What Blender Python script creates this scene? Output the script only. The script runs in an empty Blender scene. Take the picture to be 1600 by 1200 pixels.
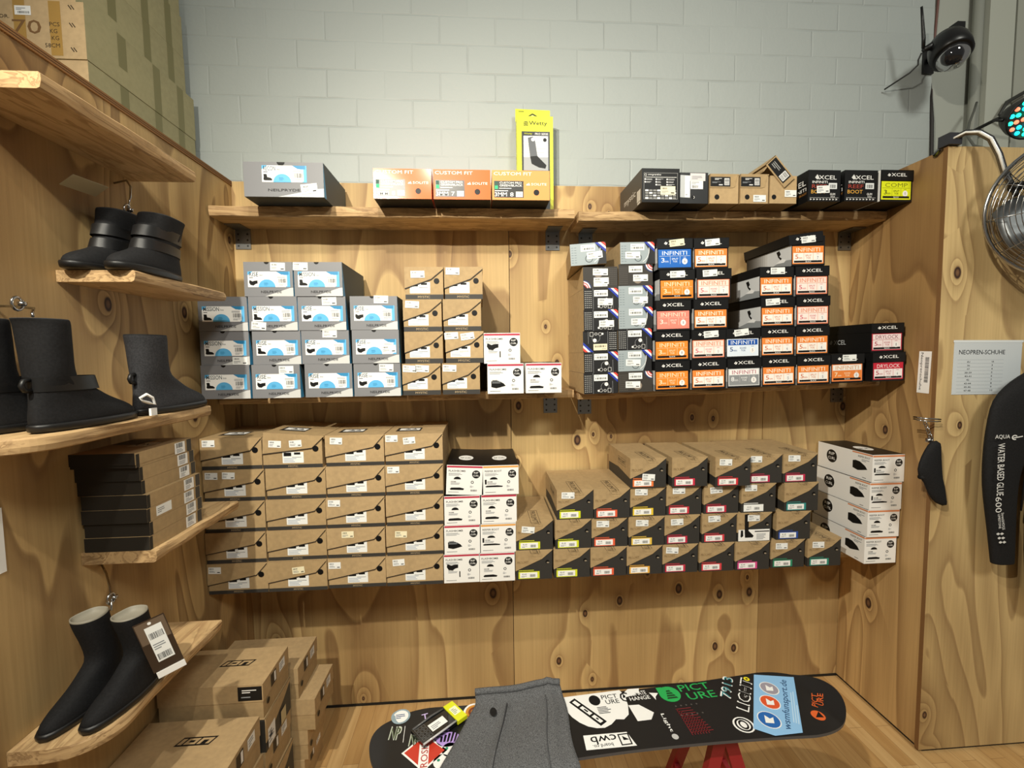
import bpy, bmesh, math, random
from mathutils import Vector, Matrix
random.seed(7)
PI = math.pi
sc = bpy.context.scene
COL = sc.collection

# ------------------------------------------------------------------ camera
F_PX, YAW, PITCH, ROLL = 696.572, 0.0681422, 0.0651890, -0.0121972
cd = bpy.data.cameras.new('camera'); cam = bpy.data.objects.new('camera', cd); COL.objects.link(cam)
cd.sensor_fit = 'HORIZONTAL'; cd.sensor_width = 36.0; cd.lens = F_PX / 1600 * 36.0
cd.clip_start = 0.02; cd.clip_end = 60
_f = Vector((math.sin(YAW)*math.cos(PITCH), math.cos(YAW)*math.cos(PITCH), -math.sin(PITCH)))
_r = Vector((math.cos(YAW), -math.sin(YAW), 0)); _u = _r.cross(_f)
_r2 = math.cos(ROLL)*_r + math.sin(ROLL)*_u; _u2 = -math.sin(ROLL)*_r + math.cos(ROLL)*_u
_m = Matrix((_r2, _u2, -_f)).transposed().to_4x4(); _m.translation = Vector((0, -2.13, 1.71))
cam.matrix_world = _m
sc.camera = cam

# ------------------------------------------------------------------ view, world, lamps
sc.view_settings.view_transform = 'Standard'; sc.view_settings.look = 'None'
sc.view_settings.exposure = 0.0; sc.view_settings.gamma = 1.0
sc.view_settings.use_curve_mapping = False
w = bpy.data.worlds.new('world'); sc.world = w; w.use_nodes = True
w.node_tree.nodes['Background'].inputs[0].default_value = (0.95, 0.92, 0.82, 1)
w.node_tree.nodes['Background'].inputs[1].default_value = 0.17

def spot(name, loc, aim, power, color, size, blend, rad):
    l = bpy.data.lights.new(name, 'SPOT'); l.energy = power; l.color = color
    l.spot_size = math.radians(size); l.spot_blend = blend; l.shadow_soft_size = rad
    o = bpy.data.objects.new(name, l); COL.objects.link(o); o.location = loc
    o.rotation_euler = (Vector(aim)-Vector(loc)).to_track_quat('-Z', 'Y').to_euler()
    return o
spot('track_spotlight', (-0.86, -2.50, 3.12), (0.45, 0.0, 1.50), 305, (1.0, 0.94, 0.79), 104, 1.0, 0.028)
spot('track_spotlight', (-0.30, -1.92, 3.14), (0.55, -0.1, 1.25), 105, (1.0, 0.93, 0.79), 112, 1.0, 0.028)

def hall_lamp(name, loc, aim, power, color, size):
    l = bpy.data.lights.new(name, 'AREA'); l.energy = power; l.color = color; l.shape = 'DISK'; l.size = size
    o = bpy.data.objects.new(name, l); COL.objects.link(o); o.location = loc
    o.rotation_euler = (Vector(aim)-Vector(loc)).to_track_quat('-Z', 'Y').to_euler(); return o
hall_lamp('hall_lamp', (1.7, -4.6, 4.8), (0.2, 0, 2.0), 105, (1.0, 1.0, 0.90), 1.0)

# ------------------------------------------------------------------ materials
def srgb(c):
    if isinstance(c, str): c = [int(c[i:i+2], 16)/255 for i in (0, 2, 4)]
    return tuple((x/12.92 if x <= .04045 else ((x+.055)/1.055)**2.4) for x in c)
MC = {}
def flat(hexc, rough=.6, metal=0.0, emit=0.0, spec=.5, coat=0.0):
    k = (hexc, rough, metal, emit, spec, coat)
    if k in MC: return MC[k]
    m = bpy.data.materials.new('paint_'+hexc); m.use_nodes = True
    b = m.node_tree.nodes['Principled BSDF']; c = srgb(hexc)
    b.inputs['Base Color'].default_value = (*c, 1); b.inputs['Roughness'].default_value = rough
    b.inputs['Metallic'].default_value = metal
    b.inputs['Specular IOR Level'].default_value = spec
    b.inputs['Coat Weight'].default_value = coat
    if emit: b.inputs['Emission Color'].default_value = (*c, 1); b.inputs['Emission Strength'].default_value = emit
    MC[k] = m; return m

class NT:
    def __init__(s, name):
        s.m = bpy.data.materials.new(name); s.m.use_nodes = True
        s.t = s.m.node_tree; s.b = s.t.nodes['Principled BSDF']
    def n(s, typ, inp=None, **kw):
        n = s.t.nodes.new(typ)
        for k, v in kw.items(): setattr(n, k, v)
        for k, v in (inp or {}).items():
            if hasattr(v, 'is_output') or isinstance(v, bpy.types.NodeSocket): s.t.links.new(v, n.inputs[k])
            else: n.inputs[k].default_value = v
        return n
    def math(s, op, a, b=0.0, c=0.0):
        n = s.n('ShaderNodeMath', operation=op)
        for i, v in enumerate((a, b, c)):
            if isinstance(v, bpy.types.NodeSocket): s.t.links.new(v, n.inputs[i])
            else: n.inputs[i].default_value = v
        return n.outputs[0]
    def ramp(s, fac, stops, interp='LINEAR'):
        n = s.n('ShaderNodeValToRGB', {'Fac': fac}); r = n.color_ramp; r.interpolation = interp
        while len(r.elements) > 1: r.elements.remove(r.elements[-1])
        r.elements[0].position = stops[0][0]; r.elements[0].color = (*stops[0][1], 1)
        for p, c in stops[1:]:
            e = r.elements.new(p); e.color = (*c, 1)
        return n.outputs[0]
    def mix(s, fac, a, b, blend='MIX'):
        n = s.n('ShaderNodeMix', data_type='RGBA', blend_type=blend)
        for i, v in ((0, fac), (6, a), (7, b)):
            if isinstance(v, bpy.types.NodeSocket): s.t.links.new(v, n.inputs[i])
            else: n.inputs[i].default_value = (*v, 1) if isinstance(v, tuple) else v
        return n.outputs[2]
    def comb(s, x, y, z):
        n = s.n('ShaderNodeCombineXYZ')
        for i, v in enumerate((x, y, z)):
            if isinstance(v, bpy.types.NodeSocket): s.t.links.new(v, n.inputs[i])
            else: n.inputs[i].default_value = v
        return n.outputs[0]

def plywood(name, seed, light=(.60, .42, .188), dark=(.33, .195, .08), knots=.70, kscale=4.2, freq=9.0, stretch=.17, scale=2.3):
    t = NT(name); tc = t.n('ShaderNodeTexCoord'); sp = t.n('ShaderNodeSeparateXYZ', {0: tc.outputs['Object']})
    u = t.math('ADD', sp.outputs[0], sp.outputs[1]); z = sp.outputs[2]
    # bend the grain around the knots
    kv = t.comb(t.math('ADD', u, seed*1.7), t.math('MULTIPLY', z, .62), 0.0)
    vo = t.n('ShaderNodeTexVoronoi', {'Vector': kv, 'Scale': kscale, 'Randomness': 1.0}, feature='F1', voronoi_dimensions='2D')
    pres = t.math('GREATER_THAN', t.n('ShaderNodeSeparateColor', {0: vo.outputs['Color']}).outputs[0], knots)
    d = vo.outputs['Distance']
    bulge = t.math('MULTIPLY', t.math('MULTIPLY', t.math('POWER', 2.718, t.math('MULTIPLY', d, -8.5)), pres), .40)
    v1 = t.comb(u, seed, t.math('MULTIPLY', z, stretch))
    n1 = t.n('ShaderNodeTexNoise', {'Vector': v1, 'Scale': scale, 'Detail': 1.5, 'Roughness': .45, 'Distortion': .75})
    h = t.math('FRACT', t.math('MULTIPLY', t.math('ADD', n1.outputs[0], bulge), freq))
    L = tuple(light); Dk = tuple(dark); M = tuple(a*.62+b*.38 for a, b in zip(light, dark)); H = tuple(min(1, a*1.08) for a in light)
    base = t.ramp(h, [(0, H), (.22, L), (.52, tuple(a*.74+b*.26 for a, b in zip(L, Dk))), (.78, tuple(a*.5+b*.5 for a, b in zip(L, Dk))), (.90, tuple(a*.2+b*.8 for a, b in zip(L, Dk))), (.95, tuple(a*.3+b*.7 for a, b in zip(L, Dk))), (1.0, H)])
    v2 = t.comb(t.math('MULTIPLY', u, 1.0), seed, t.math('MULTIPLY', z, .02))
    n2 = t.n('ShaderNodeTexNoise', {'Vector': v2, 'Scale': 95.0, 'Detail': 3.0, 'Roughness': .6})
    base = t.mix(.30, base, t.ramp(n2.outputs[0], [(.3, (.55, .50, .42)), (.62, (1, 1, 1))]), 'MULTIPLY')
    n3 = t.n('ShaderNodeTexNoise', {'Vector': v1, 'Scale': 1.1, 'Detail': 2.0})
    base = t.mix(.8, base, t.ramp(n3.outputs[0], [(.38, (.50, .40, .30)), (.56, (1, 1, 1))]), 'MULTIPLY')
    # knots: dark ring round a brown heart, each of its own size
    rs = t.math('MULTIPLY_ADD', t.n('ShaderNodeSeparateColor', {0: vo.outputs['Color']}).outputs[1], .011*kscale, .006*kscale)
    q = t.math('DIVIDE', d, rs)
    kc = t.ramp(t.math('MULTIPLY', q, .5), [(0, (.20, .10, .045)), (.22, (.13, .06, .025)), (.32, (.035, .015, .008)), (.44, (.05, .02, .01)), (.6, (.3, .17, .07))])
    km = t.math('MULTIPLY', pres, t.math('SUBTRACT', 1.0, t.math('SMOOTH_MIN', t.math('MULTIPLY', t.math('SUBTRACT', q, .85), 3.0), 1.0, .05)))
    km = t.n('ShaderNodeClamp', {0: km}).outputs[0]
    t.t.links.new(t.mix(km, base, kc), t.b.inputs['Base Color'])
    t.b.inputs['Roughness'].default_value = .62
    bp = t.n('ShaderNodeBump', {'Strength': .15, 'Distance': .002, 'Height': n2.outputs[0]})
    t.t.links.new(bp.outputs[0], t.b.inputs['Normal'])
    return t.m

def plank(name, axis, seed, light=(.64, .44, .22), dark=(.42, .26, .12)):
    t = NT(name); tc = t.n('ShaderNodeTexCoord'); sp = t.n('ShaderNodeSeparateXYZ', {0: tc.outputs['Object']})
    a, b = (sp.outputs[0], sp.outputs[1]) if axis == 'x' else (sp.outputs[1], sp.outputs[0])
    v = t.comb(t.math('MULTIPLY', a, .9), t.math('MULTIPLY', b, 6.0), t.math('MULTIPLY_ADD', sp.outputs[2], 9.0, seed))
    n1 = t.n('ShaderNodeTexNoise', {'Vector': v, 'Scale': 1.9, 'Detail': 4.0, 'Roughness': .6, 'Distortion': .8})
    h = t.math('FRACT', t.math('MULTIPLY', n1.outputs[0], 7.0))
    base = t.ramp(h, [(0, light), (.5, tuple(x*.7+y*.3 for x, y in zip(light, dark))), (.88, dark), (1, light)])
    n2 = t.n('ShaderNodeTexNoise', {'Vector': tc.outputs['Object'], 'Scale': 9.0, 'Detail': 5.0, 'Roughness': .7})
    base = t.mix(t.ramp(n2.outputs[0], [(.52, (0, 0, 0)), (.70, (.6, .6, .6))]), base, tuple(x*.6 for x in dark))
    t.t.links.new(base, t.b.inputs['Base Color']); t.b.inputs['Roughness'].default_value = .7
    bp = t.n('ShaderNodeBump', {'Strength': .35, 'Distance': .004, 'Height': n1.outputs[0]})
    t.t.links.new(bp.outputs[0], t.b.inputs['Normal'])
    return t.m

def card(name, c, amt=.12, fine=60):
    t = NT(name); tc = t.n('ShaderNodeTexCoord')
    n1 = t.n('ShaderNodeTexNoise', {'Vector': tc.outputs['Object'], 'Scale': fine, 'Detail': 3.0})
    n2 = t.n('ShaderNodeTexNoise', {'Vector': tc.outputs['Object'], 'Scale': 5.0, 'Detail': 2.0})
    f = t.math('MULTIPLY_ADD', n1.outputs[0], .5, t.math('MULTIPLY', n2.outputs[0], .5))
    k = t.ramp(f, [(.35, tuple(x*(1-amt) for x in c)), (.65, tuple(x*(1+amt) for x in c))])
    t.t.links.new(k, t.b.inputs['Base Color']); t.b.inputs['Roughness'].default_value = .72
    return t.m

def block_wall():
    t = NT('painted_block'); tc = t.n('ShaderNodeTexCoord'); sp = t.n('ShaderNodeSeparateXYZ', {0: tc.outputs['Object']})
    wob = t.n('ShaderNodeTexNoise', {'Vector': tc.outputs['Object'], 'Scale': 7.0, 'Detail': 3.0})
    wx = t.math('MULTIPLY_ADD', t.math('SUBTRACT', wob.outputs[0], .5), .010, 0.0)
    v = t.comb(t.math('ADD', t.math('ADD', sp.outputs[0], -.09), wx), t.math('ADD', t.math('ADD', sp.outputs[2], -.015), wx), 0.0)
    br = t.n('ShaderNodeTexBrick', {'Vector': v, 'Scale': 1.0, 'Mortar Size': .006, 'Mortar Smooth': 1.0, 'Brick Width': .257, 'Row Height': .125,
             'Color1': (.395, .430, .418, 1), 'Color2': (.382, .415, .404, 1), 'Mortar': (.380, .414, .402, 1)}, offset=.5)
    nz = t.n('ShaderNodeTexNoise', {'Vector': tc.outputs['Object'], 'Scale': 3.5, 'Detail': 4.0})
    patch = t.ramp(nz.outputs[0], [(.36, (0.0, .0, .0)), (.62, (.75, .75, .75))])
    fine = t.n('ShaderNodeTexNoise', {'Vector': tc.outputs['Object'], 'Scale': 80.0, 'Detail': 4.0})
    hgt = t.math('ADD', t.math('MULTIPLY', t.math('MULTIPLY', br.outputs['Fac'], patch), -1.0), t.math('MULTIPLY', fine.outputs[0], .18))
    hgt = t.math('ADD', hgt, t.math('MULTIPLY', wob.outputs[0], .8))
    t.t.links.new(br.outputs['Color'], t.b.inputs['Base Color']); t.b.inputs['Roughness'].default_value = .55
    bp = t.n('ShaderNodeBump', {'Strength': .55, 'Distance': .006, 'Height': hgt}); t.t.links.new(bp.outputs[0], t.b.inputs['Normal'])
    return t.m

def parquet():
    t = NT('oak_parquet'); tc = t.n('ShaderNodeTexCoord'); sp = t.n('ShaderNodeSeparateXYZ', {0: tc.outputs['Object']})
    v = t.comb(t.math('ADD', sp.outputs[1], 5.0), t.math('ADD', sp.outputs[0], 5.03), 0.0)
    br = t.n('ShaderNodeTexBrick', {'Vector': v, 'Scale': 1.0, 'Mortar Size': .0008, 'Brick Width': .52, 'Row Height': .066,
             'Color1': (.52, .31, .12, 1), 'Color2': (.66, .44, .20, 1), 'Mortar': (.30, .17, .07, 1), 'Bias': 0.0}, offset=.37)
    g = t.comb(t.math('MULTIPLY', sp.outputs[0], 22.0), t.math('MULTIPLY', sp.outputs[1], 1.6), 0.0)
    n1 = t.n('ShaderNodeTexNoise', {'Vector': g, 'Scale': 1.6, 'Detail': 4.0, 'Roughness': .6, 'Distortion': .6})
    c = t.mix(.55, br.outputs['Color'], t.ramp(n1.outputs[0], [(.3, (.66, .56, .45)), (.62, (1, 1, 1))]), 'MULTIPLY')
    t.t.links.new(c, t.b.inputs['Base Color']); t.b.inputs['Roughness'].default_value = .38
    return t.m

def fabric(name, c, rough=.85, sc_=260.0, amt=.25):
    t = NT(name); tc = t.n('ShaderNodeTexCoord')
    n1 = t.n('ShaderNodeTexNoise', {'Vector': tc.outputs['Object'], 'Scale': sc_, 'Detail': 2.0})
    k = t.ramp(n1.outputs[0], [(.35, tuple(x*(1-amt) for x in c)), (.65, tuple(x*(1+amt) for x in c))])
    t.t.links.new(k, t.b.inputs['Base Color']); t.b.inputs['Roughness'].default_value = rough; t.b.inputs['Specular IOR Level'].default_value = .25
    bp = t.n('ShaderNodeBump', {'Strength': .2, 'Distance': .001, 'Height': n1.outputs[0]}); t.t.links.new(bp.outputs[0], t.b.inputs['Normal'])
    return t.m

KRAFT = card('kraft_board', (.40, .275, .135)); KRAFT2 = card('kraft_board_pale', (.44, .305, .155))
KRAFTG = card('carton_olive', (.40, .36, .20), .08); KRAFTF = card('carton_face', (.52, .37, .20))
KDK = flat('75573a', .8); DARK = flat('201f1d', .6, spec=.3); BLACK = flat('0a0a0b', .5, spec=.3); BLK2 = flat('131314', .45, spec=.3)
WHITE = flat('f0efec', .5); LABEL = flat('f4f4f2', .45); GREY = flat('7b7c80', .5); STICK = flat('eef0ee', .4)
CREAM = flat('efe6c4', .45); INK = flat('2a2a2c', .6); GINK = flat('8b8f94', .6)
STEEL = flat('8d8f90', .38, .9); CHROME = flat('b4b4b4', .16, 1.0)
NEO = fabric('black_neoprene', (.009, .009, .010), .8, 200, .2); NEO2 = fabric('grey_neoprene', (.028, .028, .031), .8)
RUB = flat('121213', .45)
FELT = fabric('grey_marl', (.105, .107, .112), .9, 420, .45)

# ------------------------------------------------------------------ mesh helpers
class MB:
    def __init__(s): s.v = []; s.f = []; s.m = []; s.mats = []; s.smooth = []
    def mi(s, m):
        if m not in s.mats: s.mats.append(m)
        return s.mats.index(m)
    def add(s, vs, fs, m, smooth=False):
        o = len(s.v); s.v += [tuple(x) for x in vs]; i = s.mi(m)
        for f in fs: s.f.append(tuple(a+o for a in f)); s.m.append(i); s.smooth.append(smooth)
        return s
    def box(s, x0, x1, y0, y1, z0, z1, m, **fm):
        vs = [(x0,y0,z0),(x1,y0,z0),(x1,y1,z0),(x0,y1,z0),(x0,y0,z1),(x1,y0,z1),(x1,y1,z1),(x0,y1,z1)]
        fs = dict(bottom=(0,3,2,1), top=(4,5,6,7), front=(0,1,5,4), right=(1,2,6,5), back=(2,3,7,6), left=(3,0,4,7))
        for k, f in fs.items(): s.add([vs[i] for i in f], [(0,1,2,3)], fm.get(k, m))
        return s
    def prism(s, pts, y0, y1, m, ax='y', side=None):
        # polygon in (x,z) (ax y), (y,z) (ax x) or (x,y) (ax z), extruded between two planes
        mk = {'y': lambda p, d: (p[0], d, p[1]), 'x': lambda p, d: (d, p[0], p[1]), 'z': lambda p, d: (p[0], p[1], d)}[ax]
        n = len(pts); vs = [mk(p, y0) for p in pts]+[mk(p, y1) for p in pts]
        s.add(vs, [tuple(range(n)), tuple(range(2*n-1, n-1, -1))], m)
        s.add(vs, [(i, i+n, (i+1) % n+n, (i+1) % n) for i in range(n)], side or m)
        return s
    def tube(s, path, r, m, seg=8, closed=False, caps=True):
        P = [Vector(p) for p in path]; n = len(P); rings = []
        prev = None
        for i, p in enumerate(P):
            a = P[i-1] if (i or closed) else p; b = P[(i+1) % n] if (i < n-1 or closed) else p
            t = (b-a).normalized() if (b-a).length > 1e-9 else Vector((0,0,1))
            if prev is None:
                up = Vector((0,0,1)) if abs(t.z) < .9 else Vector((1,0,0)); x = t.cross(up).normalized()
            else: x = (prev - t*prev.dot(t)).normalized()
            prev = x; y = t.cross(x); rr = r[i] if isinstance(r, (list, tuple)) else r
            rings.append([p+x*rr*math.cos(2*PI*k/seg)+y*rr*math.sin(2*PI*k/seg) for k in range(seg)])
        vs = [v for g in rings for v in g]; fs = []
        for i in range(n if closed else n-1):
            j = (i+1) % n
            for k in range(seg): fs.append((i*seg+k, i*seg+(k+1) % seg, j*seg+(k+1) % seg, j*seg+k))
        if not closed and caps: fs += [tuple(range(seg-1, -1, -1)), tuple(range((n-1)*seg, n*seg))]
        return s.add(vs, fs, m, True)
    def lathe(s, prof, m, seg=24, M=None):
        M = M or Matrix(); vs = [M @ Vector((r*math.cos(2*PI*k/seg), r*math.sin(2*PI*k/seg), z)) for r, z in prof for k in range(seg)]
        fs = [(i*seg+k, i*seg+(k+1) % seg, (i+1)*seg+(k+1) % seg, (i+1)*seg+k) for i in range(len(prof)-1) for k in range(seg)]
        fs += [tuple(range(seg-1, -1, -1)), tuple(range((len(prof)-1)*seg, len(prof)*seg))]
        return s.add(vs, fs, m, True)
    def rings(s, R, m, cap0=True, cap1=True):
        n = len(R[0]); vs = [v for g in R for v in g]
        fs = [(i*n+k, i*n+(k+1) % n, (i+1)*n+(k+1) % n, (i+1)*n+k) for i in range(len(R)-1) for k in range(n)]
        if cap0: fs.append(tuple(range(n-1, -1, -1)))
        if cap1: fs.append(tuple(range((len(R)-1)*n, len(R)*n)))
        return s.add(vs, fs, m, True)
    def mesh(s, name):
        me = bpy.data.meshes.new(name); me.from_pydata(s.v, [], s.f)
        for m in s.mats: me.materials.append(m)
        me.polygons.foreach_set('material_index', s.m); me.polygons.foreach_set('use_smooth', s.smooth); me.update()
        return me
    def build(s, name, parent=None, weld=False, bevel=0.0, subsurf=0):
        me = s.mesh(name)
        if weld:
            bm = bmesh.new(); bm.from_mesh(me); bmesh.ops.remove_doubles(bm, verts=bm.verts, dist=1e-5)
            bmesh.ops.recalc_face_normals(bm, faces=bm.faces); bm.to_mesh(me); bm.free()
        return link(name, me, parent, bevel, subsurf)

def link(name, me, parent=None, bevel=0.0, subsurf=0):
    o = bpy.data.objects.new(name, me); COL.objects.link(o)
    if parent: o.parent = parent
    if bevel:
        b = o.modifiers.new('edge', 'BEVEL'); b.width = bevel; b.segments = 2; b.limit_method = 'ANGLE'; b.angle_limit = math.radians(50)
    if subsurf:
        b = o.modifiers.new('smooth', 'SUBSURF'); b.levels = subsurf; b.render_levels = subsurf
    return o

def tag(o, label=None, cat=None, group=None, kind=None):
    if label: o['label'] = label
    if cat: o['category'] = cat
    if group: o['group'] = group
    if kind: o['kind'] = kind
    return o
def empty(name, loc, rot=(0,0,0)):
    o = bpy.data.objects.new(name, None); COL.objects.link(o); o.location = loc; o.rotation_euler = rot
    o.empty_display_size = .05; return o

TXT = {}
def text_geo(s, bold):
    k = (s, bold)
    if k in TXT: return TXT[k]
    c = bpy.data.curves.new('lettering', 'FONT'); c.body = s; c.resolution_u = 2; c.offset = .006 if bold else 0
    o = bpy.data.objects.new('lettering', c); COL.objects.link(o)
    dg = bpy.context.evaluated_depsgraph_get(); dg.update()
    me = bpy.data.meshes.new_from_object(o.evaluated_get(dg))
    V = [(v.co.x, v.co.y) for v in me.vertices]; Fc = [tuple(p.vertices) for p in me.polygons]
    x0 = min(v[0] for v in V); x1 = max(v[0] for v in V); y0 = min(v[1] for v in V); y1 = max(v[1] for v in V)
    V = [((x-x0)/(x1-x0), (y-y0)/(y1-y0)) for x, y in V]
    bpy.data.objects.remove(o); bpy.data.curves.remove(c); bpy.data.meshes.remove(me)
    TXT[k] = (V, Fc); return TXT[k]

class Print:
    """flat printing on a face: origin O, axes ux, uy (unit vectors), normal ux x uy; layers stacked a hair apart"""
    def __init__(s, O, ux, uy, mb=None, step=.00022, lift=.0004):
        s.O = Vector(O); s.ux = Vector(ux); s.uy = Vector(uy); s.n = s.ux.cross(s.uy); s.mb = mb or MB(); s.l = 0; s.step = step; s.lift = lift
    def _p(s, x, y, l): return s.O+s.ux*x+s.uy*y+s.n*(s.lift+l*s.step)
    def poly(s, pts, m, l=None):
        l = s.l if l is None else l; s.mb.add([s._p(x, y, l) for x, y in pts], [tuple(range(len(pts)))], m); return s
    def rect(s, x, y, w, h, m, l=None, rot=0.0):
        c, sn = math.cos(rot), math.sin(rot); q = [(0,0),(w,0),(w,h),(0,h)]
        return s.poly([(x+a*c-b*sn, y+a*sn+b*c) for a, b in q], m, l)
    def disc(s, cx, cy, r, m, l=None, ry=None, n=20, a0=0, a1=2*PI):
        ry = ry or r; k = n if abs(a1-a0-2*PI) < 1e-6 else n+1
        return s.poly([(cx+r*math.cos(a0+(a1-a0)*i/n), cy+ry*math.sin(a0+(a1-a0)*i/n)) for i in range(k)], m, l)
    def ring(s, cx, cy, r, t, m, l=None, n=24, a0=0, a1=2*PI, ry=None):
        l = s.l if l is None else l; ry = ry or r; f = ry/r
        for i in range(n):
            a = a0+(a1-a0)*i/n; b = a0+(a1-a0)*(i+1)/n
            s.poly([(cx+q*math.cos(z), cy+f*q*math.sin(z)) for q, z in ((r, a), (r, b), (r-t, b), (r-t, a))], m, l)
        return s
    def text(s, st, x, y, w, h, m, l=None, bold=False, rot=0.0):
        l = s.l+1 if l is None else l; V, Fc = text_geo(st, bold); c, sn = math.cos(rot), math.sin(rot)
        s.mb.add([s._p(x+a*w*c-b*h*sn, y+a*w*sn+b*h*c, l) for a, b in V], Fc, m); return s
    def lines(s, x, y, w, h, n, m, l=None, seed=1, rot=0.0):
        r = random.Random(seed); l = s.l+1 if l is None else l; c, sn = math.cos(rot), math.sin(rot)
        for i in range(n):
            yy = h*(i+.25)/n; ww = w*r.uniform(.45, 1)
            s.rect(x-yy*sn, y+yy*c, ww, h/n*.45, m, l, rot)
        return s
    def bars(s, x, y, w, h, m, l=None, seed=1, n=16, vert=False):
        r = random.Random(seed); l = s.l+1 if l is None else l; p = 0
        while p < (h if vert else w)*.96:
            t = r.choice((.5, .5, 1.0, 1.4))*(h if vert else w)/n*.55
            if vert: s.rect(x, y+p, w, t, m, l)
            else: s.rect(x+p, y, t, h, m, l)
            p += t+r.choice((.5, .8, 1.0))*(h if vert else w)/n*.55
        return s
    def frame(s, x, y, w, h, t, m, l=None):
        s.rect(x, y, w, t, m, l); s.rect(x, y+h-t, w, t, m, l); s.rect(x, y+t, t, h-2*t, m, l); return s.rect(x+w-t, y+t, t, h-2*t, m, l)
    def build(s, name, parent): return s.mb.build(name, parent)

CACHE = {}
def part(key, name, fn, parent, bevel=0.0):
    if key not in CACHE: CACHE[key] = fn().mesh(name)
    return link(name, CACHE[key], parent, bevel)

def sticker(parent, x, z, y, rot=0.0, w=.037, h=.0165, m=None, seed=1, name='price_sticker'):
    """a small paper price label on a front face looking towards -y"""
    m = m or STICK; c, sn = math.cos(rot), math.sin(rot)
    P = Print((x, y, z), (c, 0, sn), (-sn, 0, c), lift=.0012)
    P.rect(-w/2, -h/2, w, h, m, 0)
    P.bars(-w*.42, h*.14, w*.36, h*.2, INK, 1, seed, 9)
    P.lines(-w*.42, -h*.34, w*.5, h*.36, 3, GINK, 1, seed); P.rect(w*.2, -h*.34, w*.22, h*.13, INK, 1)
    return P.build(name, parent)

# ------------------------------------------------------------------ structure
WL, WR = -1.104, 1.842
PLY_A = plywood('ply_back', 3.1, knots=.62, kscale=3.0); PLY_B = plywood('ply_back_knotty', 8.4, (.63, .44, .195), (.37, .22, .09), knots=.35, kscale=6.2, freq=7)
PLY_C = plywood('ply_back_right', 12.9, knots=.75)
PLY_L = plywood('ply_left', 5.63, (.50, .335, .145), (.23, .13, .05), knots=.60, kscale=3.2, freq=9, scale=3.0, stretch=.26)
PLY_R = plywood('ply_right', 33.0, (.61, .41, .18), (.34, .20, .08), knots=.62, kscale=3.2, freq=9, scale=3.2, stretch=.2)
PLY_F = plywood('ply_front', 41.2, (.60, .43, .20), (.36, .23, .10), knots=.45, kscale=3.9, freq=9, scale=3.0, stretch=.22)
PLYE = flat('b08a55', .8); PLYE2 = flat('7a5730', .8)
def struct(mb, name, **k): return tag(mb.build(name, **k), kind='structure')

struct(MB().box(-4.5, 5.5, -6, .5, -.05, 0, parquet()), 'floor')
BW = block_wall()
struct(MB().box(-4.0, 2.262, .035, .2, -.05, 4.6, BW), 'wall_back')
GW = flat('a9aca3', .7)
struct(MB().box(2.262, 5.0, .075, .2, -.05, 4.6, GW), 'wall_back_recess')
struct(MB().box(2.528, 2.665, .01, .075, -.05, 4.6, flat('b3b6ab', .6)).box(2.700, 5.0, .03, .075, -.05, 4.6, flat('a4a69b', .6)), 'trim_1')
struct(MB().tube([(2.505, .045, 0), (2.505, .045, 4.5)], .022, flat('8f9188', .6), 12), 'trim_2')
def panel(name, x0, x1, y0, y1, z0, z1, m, em=PLYE, facing='front'):
    mb = MB(); f = {'front': dict(front=m, back=m), 'side': dict(left=m, right=m)}[facing]
    mb.box(x0, x1, y0, y1, z0, z1, em, **f); return struct(mb, name, bevel=.0012)
panel('wall_back_panel', WL, .137, 0, .018, .012, 2.5, PLY_A)
panel('wall_back_panel', .140, 1.403, 0, .018, .012, 2.5, PLY_B)
panel('wall_back_panel', 1.4055, WR-.002, 0, .018, .012, 2.5, PLY_C)
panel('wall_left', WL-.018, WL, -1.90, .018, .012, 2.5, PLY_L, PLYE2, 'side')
struct(MB().box(WL, WL+.004, -1.90, -.002, 2.480, 2.5, flat('8a6238', .8)).box(WL+.004, WL+.0046, -1.90, -.002, 2.486, 2.4875, flat('4a2f18', .8)).box(WL+.004, WL+.0046, -1.90, -.002, 2.4925, 2.494, flat('4a2f18', .8)), 'trim_3')
panel('wall_right', WR, WR+.018, -.443, .018, .012, 2.5, PLY_R, PLYE2, 'side')
panel('wall_right_front', 1.826, 3.1, -.4615, -.4435, .012, 2.5, PLY_F, PLYE2)
struct(MB().box(WL-.002, WR+.002, -.003, .015, 0, .012, DARK).box(WL-.012, WL-.002, -1.9, 0, 0, .012, DARK).box(WR+.004, WR+.016, -.44, 0, 0, .012, DARK)
       .box(1.85, 3.1, -.455, -.448, 0, .012, DARK), 'panel_gap_shade')  # dark strips under the panels, their colour standing in for shade in the gap
struct(MB().box(-2.3, WL-.03, -1.0, .03, 0, 2.485, PLYE2), 'wall_left_backing')

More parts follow.
